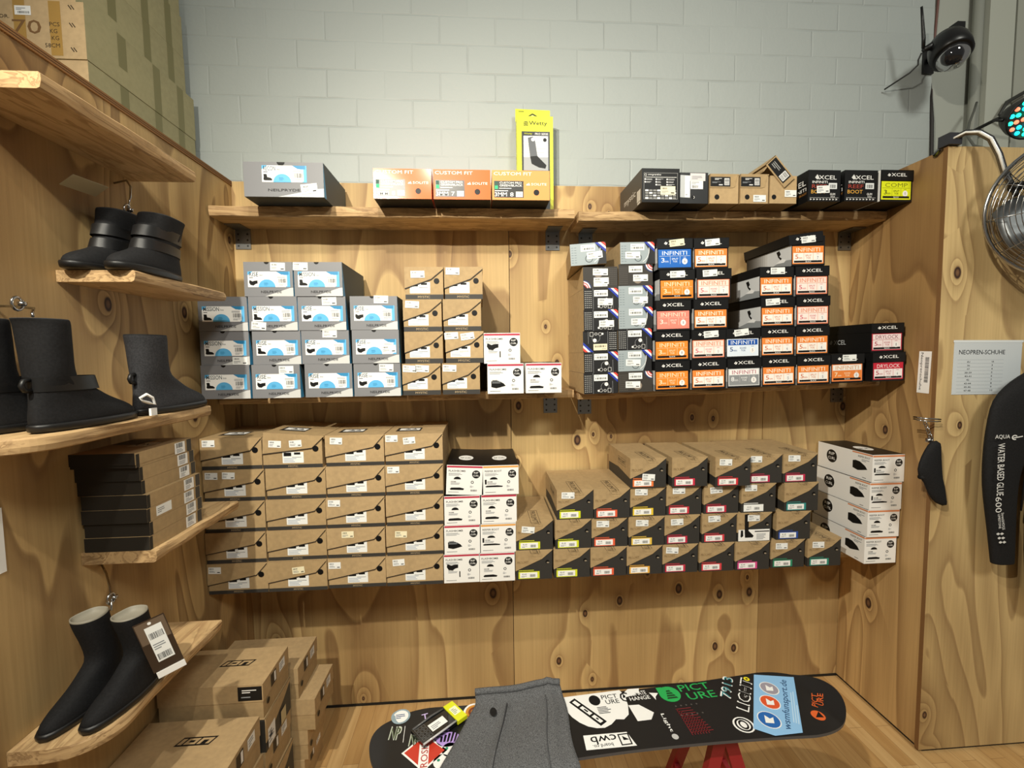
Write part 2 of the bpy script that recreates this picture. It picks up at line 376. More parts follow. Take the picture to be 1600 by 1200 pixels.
# ------------------------------------------------------------------ shelves
def board(name, L, Wd, T, axis, seed, wav=.006, round_near=0.0):
    """scaffold plank with a waney front edge; runs along local x, back edge on y=0, front on y=-Wd, top at z=0"""
    n = 60; r = random.Random(seed); ph = [r.uniform(0, 6.28) for _ in range(4)]
    M = plank('scaffold_plank_%d' % seed, 'x', seed*3.3); ME = plank('plank_edge_%d' % seed, 'x', seed*5.1+2, (.56, .37, .18), (.30, .18, .08))
    R = []
    for i in range(n+1):
        x = L*i/n; e = wav*(math.sin(x*9+ph[0])*.5+math.sin(x*23+ph[1])*.3+math.sin(x*51+ph[2])*.2)
        e2 = wav*(math.sin(x*13+ph[2])*.6+math.sin(x*37+ph[3])*.4)
        cut = 0.0
        if round_near and x < round_near: cut = Wd*.55*(1-math.sqrt(max(0, 1-(1-x/round_near)**2)))
        y = -Wd+cut
        R.append([Vector((x, 0, 0)), Vector((x, y+.004+e, 0)), Vector((x, y+e, -.004)), Vector((x, y+e2*.8, -T*.55)), Vector((x, y+.004+e2, -T+.003)), Vector((x, y+.010+e2, -T)), Vector((x, 0, -T))])
    mb = MB(); k = 7
    vs = [v for g in R for v in g]
    for a in range(k):
        b = (a+1) % k; m = ME if a in (1, 2, 3, 4) else M
        mb.add(vs, [(i*k+a, (i+1)*k+a, (i+1)*k+b, i*k+b) for i in range(n)], m)
    mb.add(R[0], [tuple(range(k))], ME); mb.add(R[-1], [tuple(range(k-1, -1, -1))], ME)
    me = mb.mesh(name); bm = bmesh.new(); bm.from_mesh(me); bmesh.ops.remove_doubles(bm, verts=bm.verts, dist=1e-5)
    bmesh.ops.recalc_face_normals(bm, faces=bm.faces); bm.to_mesh(me); bm.free()
    return link(name, me)
def shelf_x(x0, x1, z, label, seed, T=.034, slope=0.0, W=.195):
    o = board('wall_shelf', x1-x0, W, T, 'x', seed); o.location = (x0, -.001, z); o.rotation_euler = (0, -math.atan(slope), 0)
    return tag(o, label, 'shelf', 'scaffold plank shelves on the back wall')
TOPL, TOPR, MIDL, MIDR, LOW = 2.332, 2.322, 1.553, 1.5415, .768
shelf_x(-1.096, .410, TOPL, 'wooden plank shelf on back wall under the three orange boxes', 1, .042)
shelf_x(.428, 1.838, TOPR, 'wooden plank shelf high on the right under the big black boot boxes', 2, .040, .011)
shelf_x(-1.096, .405, MIDL, 'wooden plank shelf under the grey and blue boxes', 3, .036)
shelf_x(.428, 1.838, MIDR, 'wooden plank shelf under the stacks of black boxes with orange labels', 4, .034, .026)
shelf_x(-1.096, .405, LOW, 'low plank shelf mostly hidden under the wide kraft boxes', 5, .034)
shelf_x(.428, 1.838, LOW, 'low plank shelf mostly hidden under the kraft and black boxes', 6, .034)
def shelf_y(y0, y1, z, label, seed, T=.034, rn=0.0, W=.195):
    o = board('wall_shelf', y1-y0, W, T, 'x', seed, .004, rn); o.location = (WL+.001, y0, z)
    o.rotation_euler = (0, 0, PI/2); return tag(o, label, 'shelf', 'short plank shelves on the left wall')
shelf_y(-1.095, -.585, 2.312, 'topmost short plank shelf on left wall, empty, below the cartons', 11, .034)
shelf_y(-.872, -.45, 1.945, 'short plank shelf on left wall carrying the low black boots', 12, .030)
shelf_y(-1.20, -.575, 1.553, 'short plank shelf on left wall carrying tall black boots, rounded near end', 13, .034, .10)
shelf_y(-.862, -.44, 1.182, 'short plank shelf on left wall carrying the flat dark boxes', 14, .034)
shelf_y(-1.085, -.585, .812, 'lowest short plank shelf on left wall with a pair of tagged boots', 15, .034, .10)

def bracket(x, z, label, face='y'):
    """angle bracket: one leg under the shelf, one down the wall, rows of screw holes"""
    e = empty('shelf_bracket', (x, -.001, z)); tag(e, label, 'bracket', 'steel angle brackets under the shelves')
    MB().box(-.033, .033, -.0035, 0, -.088, 0, STEEL).build('wall_plate', e, bevel=.0008)
    MB().box(-.033, .033, -.09, -.0035, -.0035, 0, STEEL).build('shelf_plate', e, bevel=.0008)
    for px in (-.02, .02):
        for pz in (-.022, -.048, -.074):
            P = Print((px, -.0035, pz), (1, 0, 0), (0, 0, 1)); P.disc(0, 0, .0045, INK, 0, n=10); P.build('screw_hole', e)
    return e
bracket(.345, 2.289, 'grey steel bracket under right end of the upper left plank, beside the seam')
bracket(.503, 2.280, 'grey steel bracket under left end of the upper right plank')
bracket(-1.062, 2.289, 'grey steel bracket in the left corner under the upper left plank')
bracket(1.802, 2.294, 'grey steel bracket in the right corner under the upper right plank')
bracket(.330, 1.516, 'grey steel bracket under right end of the middle left plank')
bracket(.497, 1.508, 'grey steel bracket under left end of the middle right plank')
bracket(1.790, 1.540, 'grey steel bracket in the right corner under the middle right plank')
bracket(.330, .733, 'grey steel bracket under the low left plank behind the boxes')
bracket(.497, .733, 'grey steel bracket under the low right plank behind the boxes')

# ------------------------------------------------------------------ boxes
WALLGAP = -.006
ROWN = {1: ['the only one'], 2: ['bottom', 'top'], 3: ['bottom', 'middle', 'top'],
        4: ['bottom', 'second from bottom', 'third from bottom', 'top'],
        5: ['bottom', 'second from bottom', 'middle', 'second from top', 'top'],
        7: ['bottom', 'second from bottom', 'third from bottom', 'middle', 'third from top', 'second from top', 'top']}
def BX(x0, x1, y0, y1, z0, z1, m, **fm): return lambda: MB().box(x0, x1, y0, y1, z0, z1, m, **fm)

def boot_pic(P, x, y, w, h, m, kind=0, l=None):
    """small drawing of a boot / slipper / mitten as on the labels"""
    S = [[(0,.15),(.1,0),(.95,0),(1,.18),(.8,.42),(.45,.5),(.38,1),(.02,1),(.05,.5)],
         [(0,.5),(.15,.1),(.5,0),(.75,.25),(1,.35),(1,.85),(.6,.8),(.4,.7),(.05,.95)],
         [(0,.2),(.05,.0),(.95,.0),(1,.3),(.7,.5),(.1,.45)],
         [(0,.9),(.0,.15),(.35,0),(.6,.1),(1,.3),(.85,.62),(.5,.95),(.2,1)]][kind]
    P.poly([(x+a*w, y+b*h) for a, b in S], m, l); return P

def grey_box(e, w, h, d, word, pic, hasnotch=True, big=False):
    body = part(('gb', w, h), 'box_body', BX(-w/2, w/2, -d/2, d/2, 0, h, flat('4a5557', .6), front=GREY, top=flat('6f7275', .5), bottom=flat('3c4548', .6)), e, .001)
    yf = -d/2
    def pr():
        P = Print((-w/2, yf, 0), (1,0,0), (0,0,1))
        P.poly([(w*.42, 0), (w, 0), (w, h*.25), (w*.93, h*.24)], flat('c9cac9', .5), 0)
        if big: lx, lw, ly, lh = w*.23, w*.56, h*.42, h*.48
        else: lx, lw, ly, lh = w*.08, w*.86, h*.27, h*.45
        BL = flat('5cb0e2', .45); BD = flat('2f86b8', .45)
        P.rect(lx, ly, lw, lh, BL, 1)
        P.poly([(lx, ly), (lx+lw*.90, ly), (lx+lw*.90, ly+lh*.72), (lx+lw*.68, ly+lh), (lx+lw*.12, ly+lh), (lx, ly+lh*.75)], LABEL, 2)
        P.disc(lx+lw*.45, ly, lw*.2, BL, 3, ry=lh*.5, a0=0, a1=PI); P.lines(lx+lw*.38, ly+lh*.1, lw*.14, lh*.2, 3, BD, 4, 3)
        P.poly([(lx+lw*.68, ly+lh), (lx+lw*.80, ly+lh*.80), (lx+lw*.97, ly+lh*.80), (lx+lw*.97, ly+lh)], BD, 3)
        P.rect(lx+lw*.71, ly+lh*.05, lw*.22, lh*.72, LABEL, 3)
        P.bars(lx+lw*.73, ly+lh*.27, lw*.18, lh*.27, INK, 4, 5); P.lines(lx+lw*.70, ly+lh*.58, lw*.22, lh*.14, 2, GINK, 4, 6)
        P.lines(lx+lw*.73, ly+lh*.08, lw*.18, lh*.14, 2, GINK, 4, 8)
        P.text(word, lx+lw*.035, ly+lh*.69, lw*(.052*len(word)+.01), lh*.27, flat('10303f'), 4, True)
        P.text('3mm', lx+lw*(.052*len(word)+.07), ly+lh*.71, lw*.08, lh*.12, flat('10303f'), 4)
        P.lines(lx+lw*.035, ly+lh*.56, lw*.16, lh*.09, 1, INK, 4, 3)
        boot_pic(P, lx+lw*.03, ly+lh*.1, lw*.2, lh*.38, BLK2, pic, 4)
        P.text('NEILPRYDE', w*(.34 if not big else .30), h*(.095 if not big else .16), w*(.42 if not big else .40), h*.07, flat('1c1c1e'), 3, True)
        if hasnotch: P.disc(w*.47, h*.999, w*.05, BLACK, 1, ry=w*.045, a0=PI, a1=2*PI, n=12)
        return P.mb
    part(('gp', w, h, word, pic, hasnotch), 'printed_front', pr, e)
    def side():
        mb = MB()
        for sx, ux, uo in ((1, (0,1,0), (w/2, -d/2, 0)),):
            P = Print(uo, ux, (0,0,1), mb)
            if sx > 0: P.poly([(0, 0), (d*.10, 0), (0, h)], flat('4fa9df', .5), 0)
            else: P.poly([(d, 0), (d, h), (d*.90, 0)], flat('4fa9df', .5), 0)
        return mb
    part(('gs', w, h), 'blue_side_wedge', side, e)
    return e

def slant_box(e, w, h, d, wide, lid_roll=0.0, tint=0, topcard=True):
    """kraft shoe box, lid with a slanting front flap, dark band along the base"""
    yf = -d/2; K = KRAFT if tint == 0 else KRAFT2
    part(('sb', w, h, d, tint), 'box_body', BX(-w/2+.0015, w/2-.0015, -d/2+.0015, d/2-.001, 0, h-.0015, K), e)
    if wide: cut = [(0, .315), (.81, .60), (.985, .96)]; st = .115; hx, hy, hr = .885, .60, .050; lab = (.33, .16, .35, .35); tx = (.42, .16)
    else: cut = [(0, .345), (.68, .63), (.985, .93)]; st = .15; hx, hy, hr = .82, .57, .072; lab = (.13, .19, .52, .34); tx = (.33, .31)
    def pr():
        P = Print((-w/2, yf+.0015, 0), (1,0,0), (0,0,1))
        P.rect(.0015, 0, w-.003, h*st, flat('33312e'), 0); P.text('MYSTIC', w*tx[0], h*st*.28, w*tx[1], h*st*.45, flat('b9a27e'), 1)
        P.rect(w*lab[0], h*lab[1], w*lab[2], h*lab[3], STICK, 0)
        P.rect(w*(lab[0]+.02), h*(lab[1]+lab[3]*.62), w*lab[2]*.36, h*lab[3]*.33, BLK2, 1)
        P.rect(w*(lab[0]+lab[2]*.55), h*(lab[1]+lab[3]*.75), w*lab[2]*.3, h*lab[3]*.2, BLK2, 1)
        P.lines(w*(lab[0]+.02), h*(lab[1]+.02), w*lab[2]*.9, h*lab[3]*.42, 3, flat('a9b4c4'), 1, 4)
        P.rect(w*(lab[0]+lab[2]*.45), h*(lab[1]+lab[3]*.5), w*lab[2]*.45, h*.012, INK, 1)
        return P.mb
    part(('sp', w, h, wide), 'size_label', pr, e)
    def hole():
        P = Print((-w/2, yf, 0), (1,0,0), (0,0,1)); P.disc(w*hx, h*hy, w*hr, BLACK, 0); return P.mb
    part(('sh', w, h, wide), 'finger_hole', hole, e)
    def lid():
        mb = MB(); t = .0022; a = -w/2; L = h
        pts = [(a, h*cut[0][1]), (a+w*cut[1][0], h*cut[1][1]), (a+w*cut[2][0], h*cut[2][1]), (a+w, h*cut[2][1]), (a+w, h), (a, h)]
        mb.prism(pts, yf-.003, yf-.003+t, K, 'y', side=KDK)
        # a dark strip along the cut, shade of the slit under the flap as colour
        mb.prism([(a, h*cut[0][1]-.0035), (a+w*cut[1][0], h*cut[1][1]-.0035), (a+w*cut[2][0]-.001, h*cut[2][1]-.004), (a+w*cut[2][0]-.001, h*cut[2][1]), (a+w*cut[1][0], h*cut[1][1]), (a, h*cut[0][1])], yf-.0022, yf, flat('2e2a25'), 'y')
        mb.box(a, a+w, yf-.0008, d/2, h-.0022, h, K)
        mb.prism([(yf, h*cut[0][1]), (d/2, h*.6), (d/2, h), (yf, h)], a-.0005, a+.0012, K, 'x', side=KDK)
        mb.box(a+w-.0012, a+w+.0005, yf, d/2, h*.9, h, K)
        return mb
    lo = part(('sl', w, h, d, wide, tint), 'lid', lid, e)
    if wide and topcard:
        P = Print((-w*.36, yf+.06, h), (1,0,0), (0,1,0)); P.rect(0, 0, w*.44, .085, flat('2a2622'), 0); P.rect(.012, .022, w*.36, .045, WHITE, 1)
        P.poly([(.03, .035), (.045, .06), (.06, .04), (.075, .06), (.085, .035)], BLK2, 2); P.build('top_print', lo)
    if lid_roll: lo.rotation_euler = (0, lid_roll, 0); lo.location = (-.002 if lid_roll > 0 else .002, -.001, abs(math.sin(lid_roll))*w*.5+.001)
    return lo

def white_box(e, w, h, d, word, accent, pic, sidepic=False):
    yf = -d/2; AC = flat(accent, .5)
    part(('wb', w, h, sidepic), 'box_body', BX(-w/2, w/2, -d/2, d/2, 0, h, WHITE, top=BLK2, bottom=flat('44413e')), e, .003)
    def logo(P, cx, cy, r, l):
        P.disc(cx, cy, r, BLK2, l)
        for i, (s, yy, ww) in enumerate((('RIP', .18, 1.1), ('CURL', -.52, 1.4))): P.text(s, cx-r*ww/2, cy+r*yy, r*ww, r*.42, WHITE, l+1, True)
    def pr():
        P = Print((-w/2, yf, 0), (1,0,0), (0,0,1))
        P.rect(.001, h*.915, w-.002, h*.062, AC, 0)
        P.text(word, w*.055, h*.775, w*.47, h*.062, BLK2, 0, True); P.lines(w*.055, h*.64, w*.5, h*.10, 3, GINK, 0, 3)
        logo(P, w*.82, h*.70, w*.115, 0)
        if pic == 0: boot_pic(P, w*.10, h*.16, w*.40, h*.17, BLK2, 2, 0); P.disc(w*.30, h*.52, w*.10, BLK2, 0, ry=h*.09, a0=0, a1=PI)
        elif pic == 1: boot_pic(P, w*.10, h*.18, w*.40, h*.26, BLK2, 3, 0)
        elif pic == 2: boot_pic(P, w*.08, h*.44, w*.32, h*.24, BLK2, 1, 0); P.rect(w*.43, h*.2, w*.03, h*.2, BLK2, 0)
        else: boot_pic(P, w*.06, h*.26, w*.50, h*.12, BLK2, 2, 0); P.rect(w*.05, h*.36, w*.05, h*.16, BLK2, 0); P.disc(w*.30, h*.52, w*.11, BLK2, 0, ry=h*.08, a0=0, a1=PI)
        P.bars(w*.12, h*.42, w*.14, h*.04, INK, 1, 3, 8); P.lines(w*.12, h*.34, w*.3, h*.07, 2, GINK, 1, 5)
        P.ring(w*.72, h*.43, w*.042, w*.017, BLK2, 0, 12); P.lines(w*.66, h*.24, w*.1, h*.08, 3, GINK, 0, 8); P.bars(w*.68, h*.12, w*.19, h*.06, INK, 0, 9)
        P.lines(w*.06, h*.07, w*.3, h*.03, 1, INK, 0, 2); return P.mb
    part(('wp', w, h, word, accent, pic), 'printed_front', pr, e)
    def top():
        P = Print((-w*.22, -d*.30, h), (1,0,0), (0,1,0)); P.disc(w*.22, .07, w*.22, WHITE, 0, ry=.045); P.text('RIP CURL', w*.06, .055, w*.32, .022, BLK2, 1, True); return P.mb
    part(('wt', w, h), 'top_print', top, e)
    if sidepic:
        def sd():
            P = Print((-w/2, d/2, 0), (0,-1,0), (0,0,1))
            P.rect(d*.66, h*.93, d*.34, h*.05, AC, 0); logo(P, d*.28, h*.55, h*.26, 0)
            P.text(word, d*.76, h*.80, d*.20, h*.07, BLK2, 0, True); P.lines(d*.82, h*.66, d*.14, h*.1, 2, GINK, 0)
            boot_pic(P, d*.67, h*.30, d*.25, h*.36, BLK2, 3, 0); P.lines(d*.84, h*.06, d*.12, h*.04, 1, INK, 0); return P.mb
        part(('ws', w, h, accent), 'side_print', sd, e)

def wedge_box(e, w, h, d, accent, inner='f4f4f2', special=False):
    """charcoal box under a kraft lid whose flap is cut on the slant"""
    yf = -d/2; DK = flat('2e2c29', .6)
    part(('pb', w, h, d), 'box_body', BX(-w/2+.0012, w/2-.0012, -d/2+.001, d/2-.001, 0, h-.0015, DK), e)
    cut = [(0, .317), (.71, .70), (.99, .99)]
    def lid():
        mb = MB(); t = .0018; a = -w/2
        mb.prism([(a, h*cut[0][1]), (a+w*cut[1][0], h*cut[1][1]), (a+w*cut[2][0], h*.985), (a+w, h), (a, h)], yf-.0022, yf-.0004, KRAFT, 'y', side=KRAFT2)
        mb.box(a, a+w, yf-.0004, d/2, h-.0018, h, KRAFT)
        mb.prism([(yf, h*cut[0][1]), (yf+.16, h*.42), (d/2, h*.34), (d/2, h), (yf, h)], a-.0006, a+.0010, KRAFT, 'x', side=KRAFT2)
        return mb
    lo = part(('pl', w, h, d), 'lid', lid, e)
    def ltx():
        P = Print((-w/2, yf-.0022, 0), (1,0,0), (0,0,1)); P.text('PROLIMIT', w*.04, h*.56, w*.30, h*.085, flat('7d6440'), 0)
        Q = Print((-w*.12, -d*.12, h), (0,-1,0), (1,0,0), P.mb); Q.frame(0, 0, .15, .040, .0016, flat('3a3026'), 0); Q.text('PROLIMIT', .008, .009, .134, .022, flat('3a3026'), 0)
        S = Print((-w/2-.0006, d*.02, 0), (0,-1,0), (0,0,1), P.mb); S.frame(0, h*.58, .105, h*.24, .0013, flat('3a3026'), 0); S.text('PROLIMIT', .006, h*.635, .093, h*.13, flat('3a3026'), 0)
        return P.mb
    part(('pt', w, h, d), 'lid_print', ltx, lo)
    if special:
        def sp():
            P = Print((-w/2, yf-.0024, 0), (1,0,0), (0,0,1)); P.rect(w*.03, h*.02, w*.90, h*.40, WHITE, -1)
            P.poly([(w*.20, h*.95), (w*.32, h*.97), (w*.32, h*.38), (w*.47, h*.20), (w*.44, h*.14), (w*.22, h*.14), (w*.21, h*.30)], BLK2, 1)
            P.poly([(w*.10, h*.40), (w*.16, h*.40), (w*.17, h*.2), (w*.12, h*.15), (w*.09, h*.18)], BLK2, 1)
            P.lines(w*.55, h*.06, w*.34, h*.22, 5, GINK, 1, 3); P.rect(w*.50, h*.33, w*.42, h*.035, BLK2, 1)
            return P.mb
        part(('psp', w, h), 'picture_label', sp, e)
    else:
        def pr():
            P = Print((-w/2, yf+.001, 0), (1,0,0), (0,0,1)); A = flat(accent, .5)
            P.rect(w*.075, h*.035, w*.57, h*.24, A, 0); P.rect(w*.115, h*.06, w*.47, h*.185, flat(inner, .5), 1)
            P.text('42-43', w*.17, h*.165, w*.12, h*.045, INK, 2, True); P.lines(w*.15, h*.08, w*.16, h*.06, 2, GINK, 2); P.bars(w*.38, h*.09, w*.16, h*.09, INK, 2, 4, 12)
            P.lines(w*.08, h*.295, w*.42, h*.045, 1, A, 0, 2); return P.mb
        part(('pp', w, h, accent, inner), 'size_label', pr, e)
    def hole():
        P = Print((-w/2, yf+.001, 0), (1,0,0), (0,0,1)); P.disc(w*.86, h*.585, w*.052, BLACK, 1); P.disc(w*.875, h*.56, w*.034, flat('9b8d78'), 2, ry=w*.018); return P.mb
    part(('ph', w, h), 'finger_hole', hole, e)

XV = {  # border, header, header ink, cells, ink
 'O': ('ef8a3c', 'ef8a3c', 'fdf0d8', 'f7f2ea', 'd06a3a'), 'P': ('ee8a66', 'f6ddd0', 'e58c70', 'f7e9e2', 'd0586a'), 'A': ('f08c30', 'f08c30', 'fbe6c0', 'f08c30', 'fbe6c0'),
 'K': ('f08878', 'f08878', 'fbe0c8', 'f08878', 'fbe6d8'), 'B': ('1c66c0', '1c66c0', 'eaf2fa', '1c66c0', 'eaf2fa'), 'W': ('eaf2fa', '1250a8', 'eaf2fa', 'dfeaf6', '123a74'),
 'S': ('c8cacb', 'f2f0ef', 'b06070', '8d9093', 'eeeeee'), 'R': ('b8283c', 'f2dfe0', '8a5060', 'f2e4e4', 'b03048'), 'D': ('c42038', 'c42038', 'f6e0e0', 'f4eaea', 'b03048'),
 'Y': ('e8ec20', 'dfe81c', '7a7c10', 'dfe81c', '3a3c10'), 'M': ('ee8a50', 'f3efe8', 'd8a078', 'e9853c', 'fbe6c0')}
def black_box(e, w, h, d, var, mm, toe, size, lid_roll=0.0, word='INFINITI', side='photo', brand=True):
    yf = -d/2
    part(('xb', w, h, d), 'box_body', BX(-w/2+.001, w/2-.001, -d/2+.001, d/2-.001, 0, h-.0015, BLK2), e)
    def lid():
        mb = MB(); a = -w/2; y0 = yf-.0028
        mb.box(a, a+w, y0, y0+.0018, h*.665, h, BLK2); mb.box(a, a+w, y0, d/2, h-.0018, h, BLK2)
        mb.box(a-.0006, a+.001, y0, d/2, h*.70, h, BLK2); mb.box(a+w-.001, a+w+.0006, y0, d/2, h*.70, h, BLK2); return mb
    lo = part(('xl', w, h, d), 'lid', lid, e)
    def br():
        P = Print((-w/2, yf-.0028, 0), (1,0,0), (0,0,1))
        P.poly([(w*.19, h*.83), (w*.245, h*.90), (w*.245, h*.865), (w*.29, h*.865), (w*.27, h*.80), (w*.23, h*.795)], WHITE, 0)
        P.poly([(w*.215, h*.83), (w*.24, h*.855), (w*.235, h*.815)], BLK2, 1)
        P.text('XCEL', w*.31, h*.795, w*.48, h*.105, WHITE, 0, True); return P.mb
    part(('xr', w, h, d), 'lid_print', br, lo)
    bd, hd, hi, ce, ik = (flat(c, .45) for c in XV[var])
    def pr():
        P = Print((-w/2, yf+.001, 0), (1,0,0), (0,0,1)); x0, x1, y0, y1 = w*.035, w*.955, h*.06, h*.645; W_ = x1-x0; H_ = y1-y0
        P.rect(x0, y0, W_, H_, bd, 0); P.rect(x0+W_*.03, y0+H_*.06, W_*.94, H_*.90, ce, 1); P.rect(x0+W_*.03, y0+H_*.64, W_*.94, H_*.32, hd, 2)
        P.text(word, x0+W_*.12, y0+H_*.685, W_*.76, H_*.22, hi, 3)
        for xx in (.36, .66): P.rect(x0+W_*xx, y0+H_*.2, W_*.008, H_*.44, bd if var not in 'ABKY' else hi, 2)
        P.rect(x0+W_*.03, y0+H_*.625, W_*.94, H_*.012, hi if var in 'ABKY' else bd, 3)
        P.text(mm, x0+W_*.09, y0+H_*.28, W_*.10, H_*.25, ik, 2, True); P.text('mm', x0+W_*.2, y0+H_*.28, W_*.11, H_*.09, ik, 2)
        P.text(toe, x0+W_*.41, y0+H_*.42, W_*.2, H_*.10, ik, 2, True); P.text('TOE', x0+W_*.44, y0+H_*.28, W_*.14, H_*.10, ik, 2, True)
        P.disc(x0+W_*.81, y0+H_*.33, W_*.085, WHITE, 2, ry=H_*.17); P.text(size, x0+W_*.79, y0+H_*.26, W_*.04, H_*.16, flat('7a6a78'), 3, True); P.text('SIZE', x0+W_*.77, y0+H_*.53, W_*.08, H_*.05, ik, 2)
        if var not in 'BWSK': P.rect(x0+W_*.05, y0+H_*.075, W_*.90, H_*.115, BLK2, 2); P.text('BLACK', x0+W_*.42, y0+H_*.095, W_*.18, H_*.07, WHITE, 3, True)
        return P.mb
    part(('xp', w, h, var, mm, toe, size, word), 'size_label', pr, e)
    if side == 'photo':
        def sd():
            P = Print((-w/2+.001, d/2, 0), (0,-1,0), (0,0,1)); hz = h*.70
            for i in range(10):
                c = '%02x%02x%02x' % ((int(30+19*i),)*3); P.rect(d*.50*i/10, 0, d*.05, hz, flat(c, .35), 0)
            P.rect(d*.5, 0, d*.5, hz, flat('d4d6d8', .3), 0); P.poly([(d*.35, 0), (d, 0), (d, hz*.30), (d*.8, hz*.36), (d*.6, hz*.2)], flat('8f9396', .35), 1)
            P.poly([(d*.68, hz*.30), (d*.82, hz*.46), (d*.9, hz*.36), (d*.86, hz*.26)], flat('f0f0f0', .35), 2)
            P.poly([(d*.70, hz*.86), (d*.76, hz*.9), (d*.79, hz*.72), (d*.76, hz*.62), (d*.81, hz*.5), (d*.79, hz*.42), (d*.74, hz*.58), (d*.72, hz*.72)], BLK2, 3)
            return P.mb
        part(('xs', w, h), 'side_photo', sd, e)
    elif side == 'word':
        def sd2():
            P = Print((-w/2+.001, d/2, 0), (0,-1,0), (0,0,1)); P.text('XCEL', d*.36, h*.30, d*.22, h*.17, flat('b9bcbf'), 0, True)
            P.poly([(d*.27, h*.34), (d*.31, h*.47), (d*.34, h*.40), (d*.31, h*.30)], flat('8c8f92'), 0); return P.mb
        part(('xs2', w, h), 'side_print', sd2, e)
    if lid_roll: lo.rotation_euler = (0, lid_roll, 0); lo.location = (0, 0, abs(math.sin(lid_roll))*w*.5+.001)
    return lo

def stripe_box(e, w, h, d, kind, i_seed=4):
    """flat box with a tricolour corner; front printed silver or black"""
    yf = -d/2; up = (0, 0, 1)
    G = flat('9aa5aa', .4); D = flat('1d1d1f', .45)
    part(('ob', w, h, d), 'box_body', BX(-w/2, w/2, -d/2, d/2, 0, h, KRAFT, front=D, top=flat('2b2c2e'), right=flat('2b2c2e')), e, .0008)
    def pr():
        P = Print((-w/2, yf, 0), (1,0,0), up)
        if kind in ('flip', 'arcflip'): P = Print((w/2, yf, h), (-1,0,0), (0,0,-1))
        ink = flat('e8e8e8') if kind != 'grey' else flat('6a757c')
        if kind == 'grey':
            P.poly([(0, 0), (w*.74, 0), (w*.82, h*.3), (w*.84, h*.62), (w*.70, h), (0, h)], G, 0)
            P.ring(w*.84-w*.34, h*.62, w*.35, w*.014, WHITE, 1, 10, -1.1, .2, ry=h*.6)
            for i in range(7):
                P.rect(w*.03, h*(.12+.115*i), w*.06, h*.02, ink, 1); P.rect(w*.115, h*(.12+.115*i), w*.06, h*.02, ink, 1)
            P.ring(w*.52, h*.28, w*.11, w*.02, flat('4c5357'), 1, 16)
        elif kind in ('arc', 'arcflip'):
            P.rect(0, 0, w, h, flat('37332f', .5), 0)
            for i in range(5):
                for j in range(9): P.rect(w*(.03+.05*i), h*(.1+.09*j), w*.03, h*.012, flat('7a766f'), 1)
            for r0, c in ((.24, '2a3560'), (.205, 'f2f2f0'), (.17, 'e06868'), (.135, 'f2f2f0'), (.11, 'd84848')):
                P.disc(w, h, w*r0, flat(c, .45), 1+int((.25-r0)*40), a0=PI, a1=1.5*PI, n=10, ry=w*r0)
            P.disc(w, h, w*.08, D, 8, a0=PI, a1=1.5*PI, n=8); P.disc(w*.56, h*.3, w*.13, flat('8a7d70'), 1, ry=h*.2)
        else:
            P.rect(0, 0, w, h, D, 0)
            for i in range(4):
                for j in range(9): P.rect(w*(.03+.055*i), h*(.09+.095*j), w*.035, h*.028, flat('b8b8b6'), 1)
            P.rect(w*.27, 0, w*.012, h, flat('77797c'), 1); P.rect(w*.84, 0, w*.012, h*.6, flat('77797c'), 1)
            P.disc(w*.66, h*.45, w*.055, WHITE, 1); P.ring(w*.62, h*.33, w*.12, w*.006, flat('a8aaac'), 1, 18)
            P.ring(w*.50, h*.15, w*.05, w*.008, WHITE, 1, 12); P.disc(w*.43, h*.14, w*.03, WHITE, 1); P.ring(w*.62, h*.14, w*.04, w*.008, WHITE, 1, 12); P.frame(w*.70, h*.05, w*.10, h*.2, w*.008, WHITE, 1)
        if kind not in ('arc', 'arcflip'):
            q = w*.11
            for k, c in enumerate(('2c3fa8', 'f4f4f4', 'e24a3c')):
                a = w*.70+k*q*.72; P.poly([(a, h), (a+q*.8, h), (w+.0, h-(w-a-q*.8)*.95), (w, h-(w-a)*.95)], flat(c, .4), 2)
        for (sx, sy, ww, hh, cc) in ((.30, .62, .40, .30, CREAM if kind == 'flip' else STICK),):
            P.rect(w*sx, h*sy, w*ww, h*hh, cc, 3); P.bars(w*(sx+.04), h*(sy+.07), w*ww*.8, h*.09, INK, 4, i_seed, 9); P.lines(w*(sx+.03), h*(sy+.21), w*ww*.6, h*.05, 1, GINK, 4)
        return P.mb
    part(('op', w, h, d, kind), 'printed_front', pr, e)

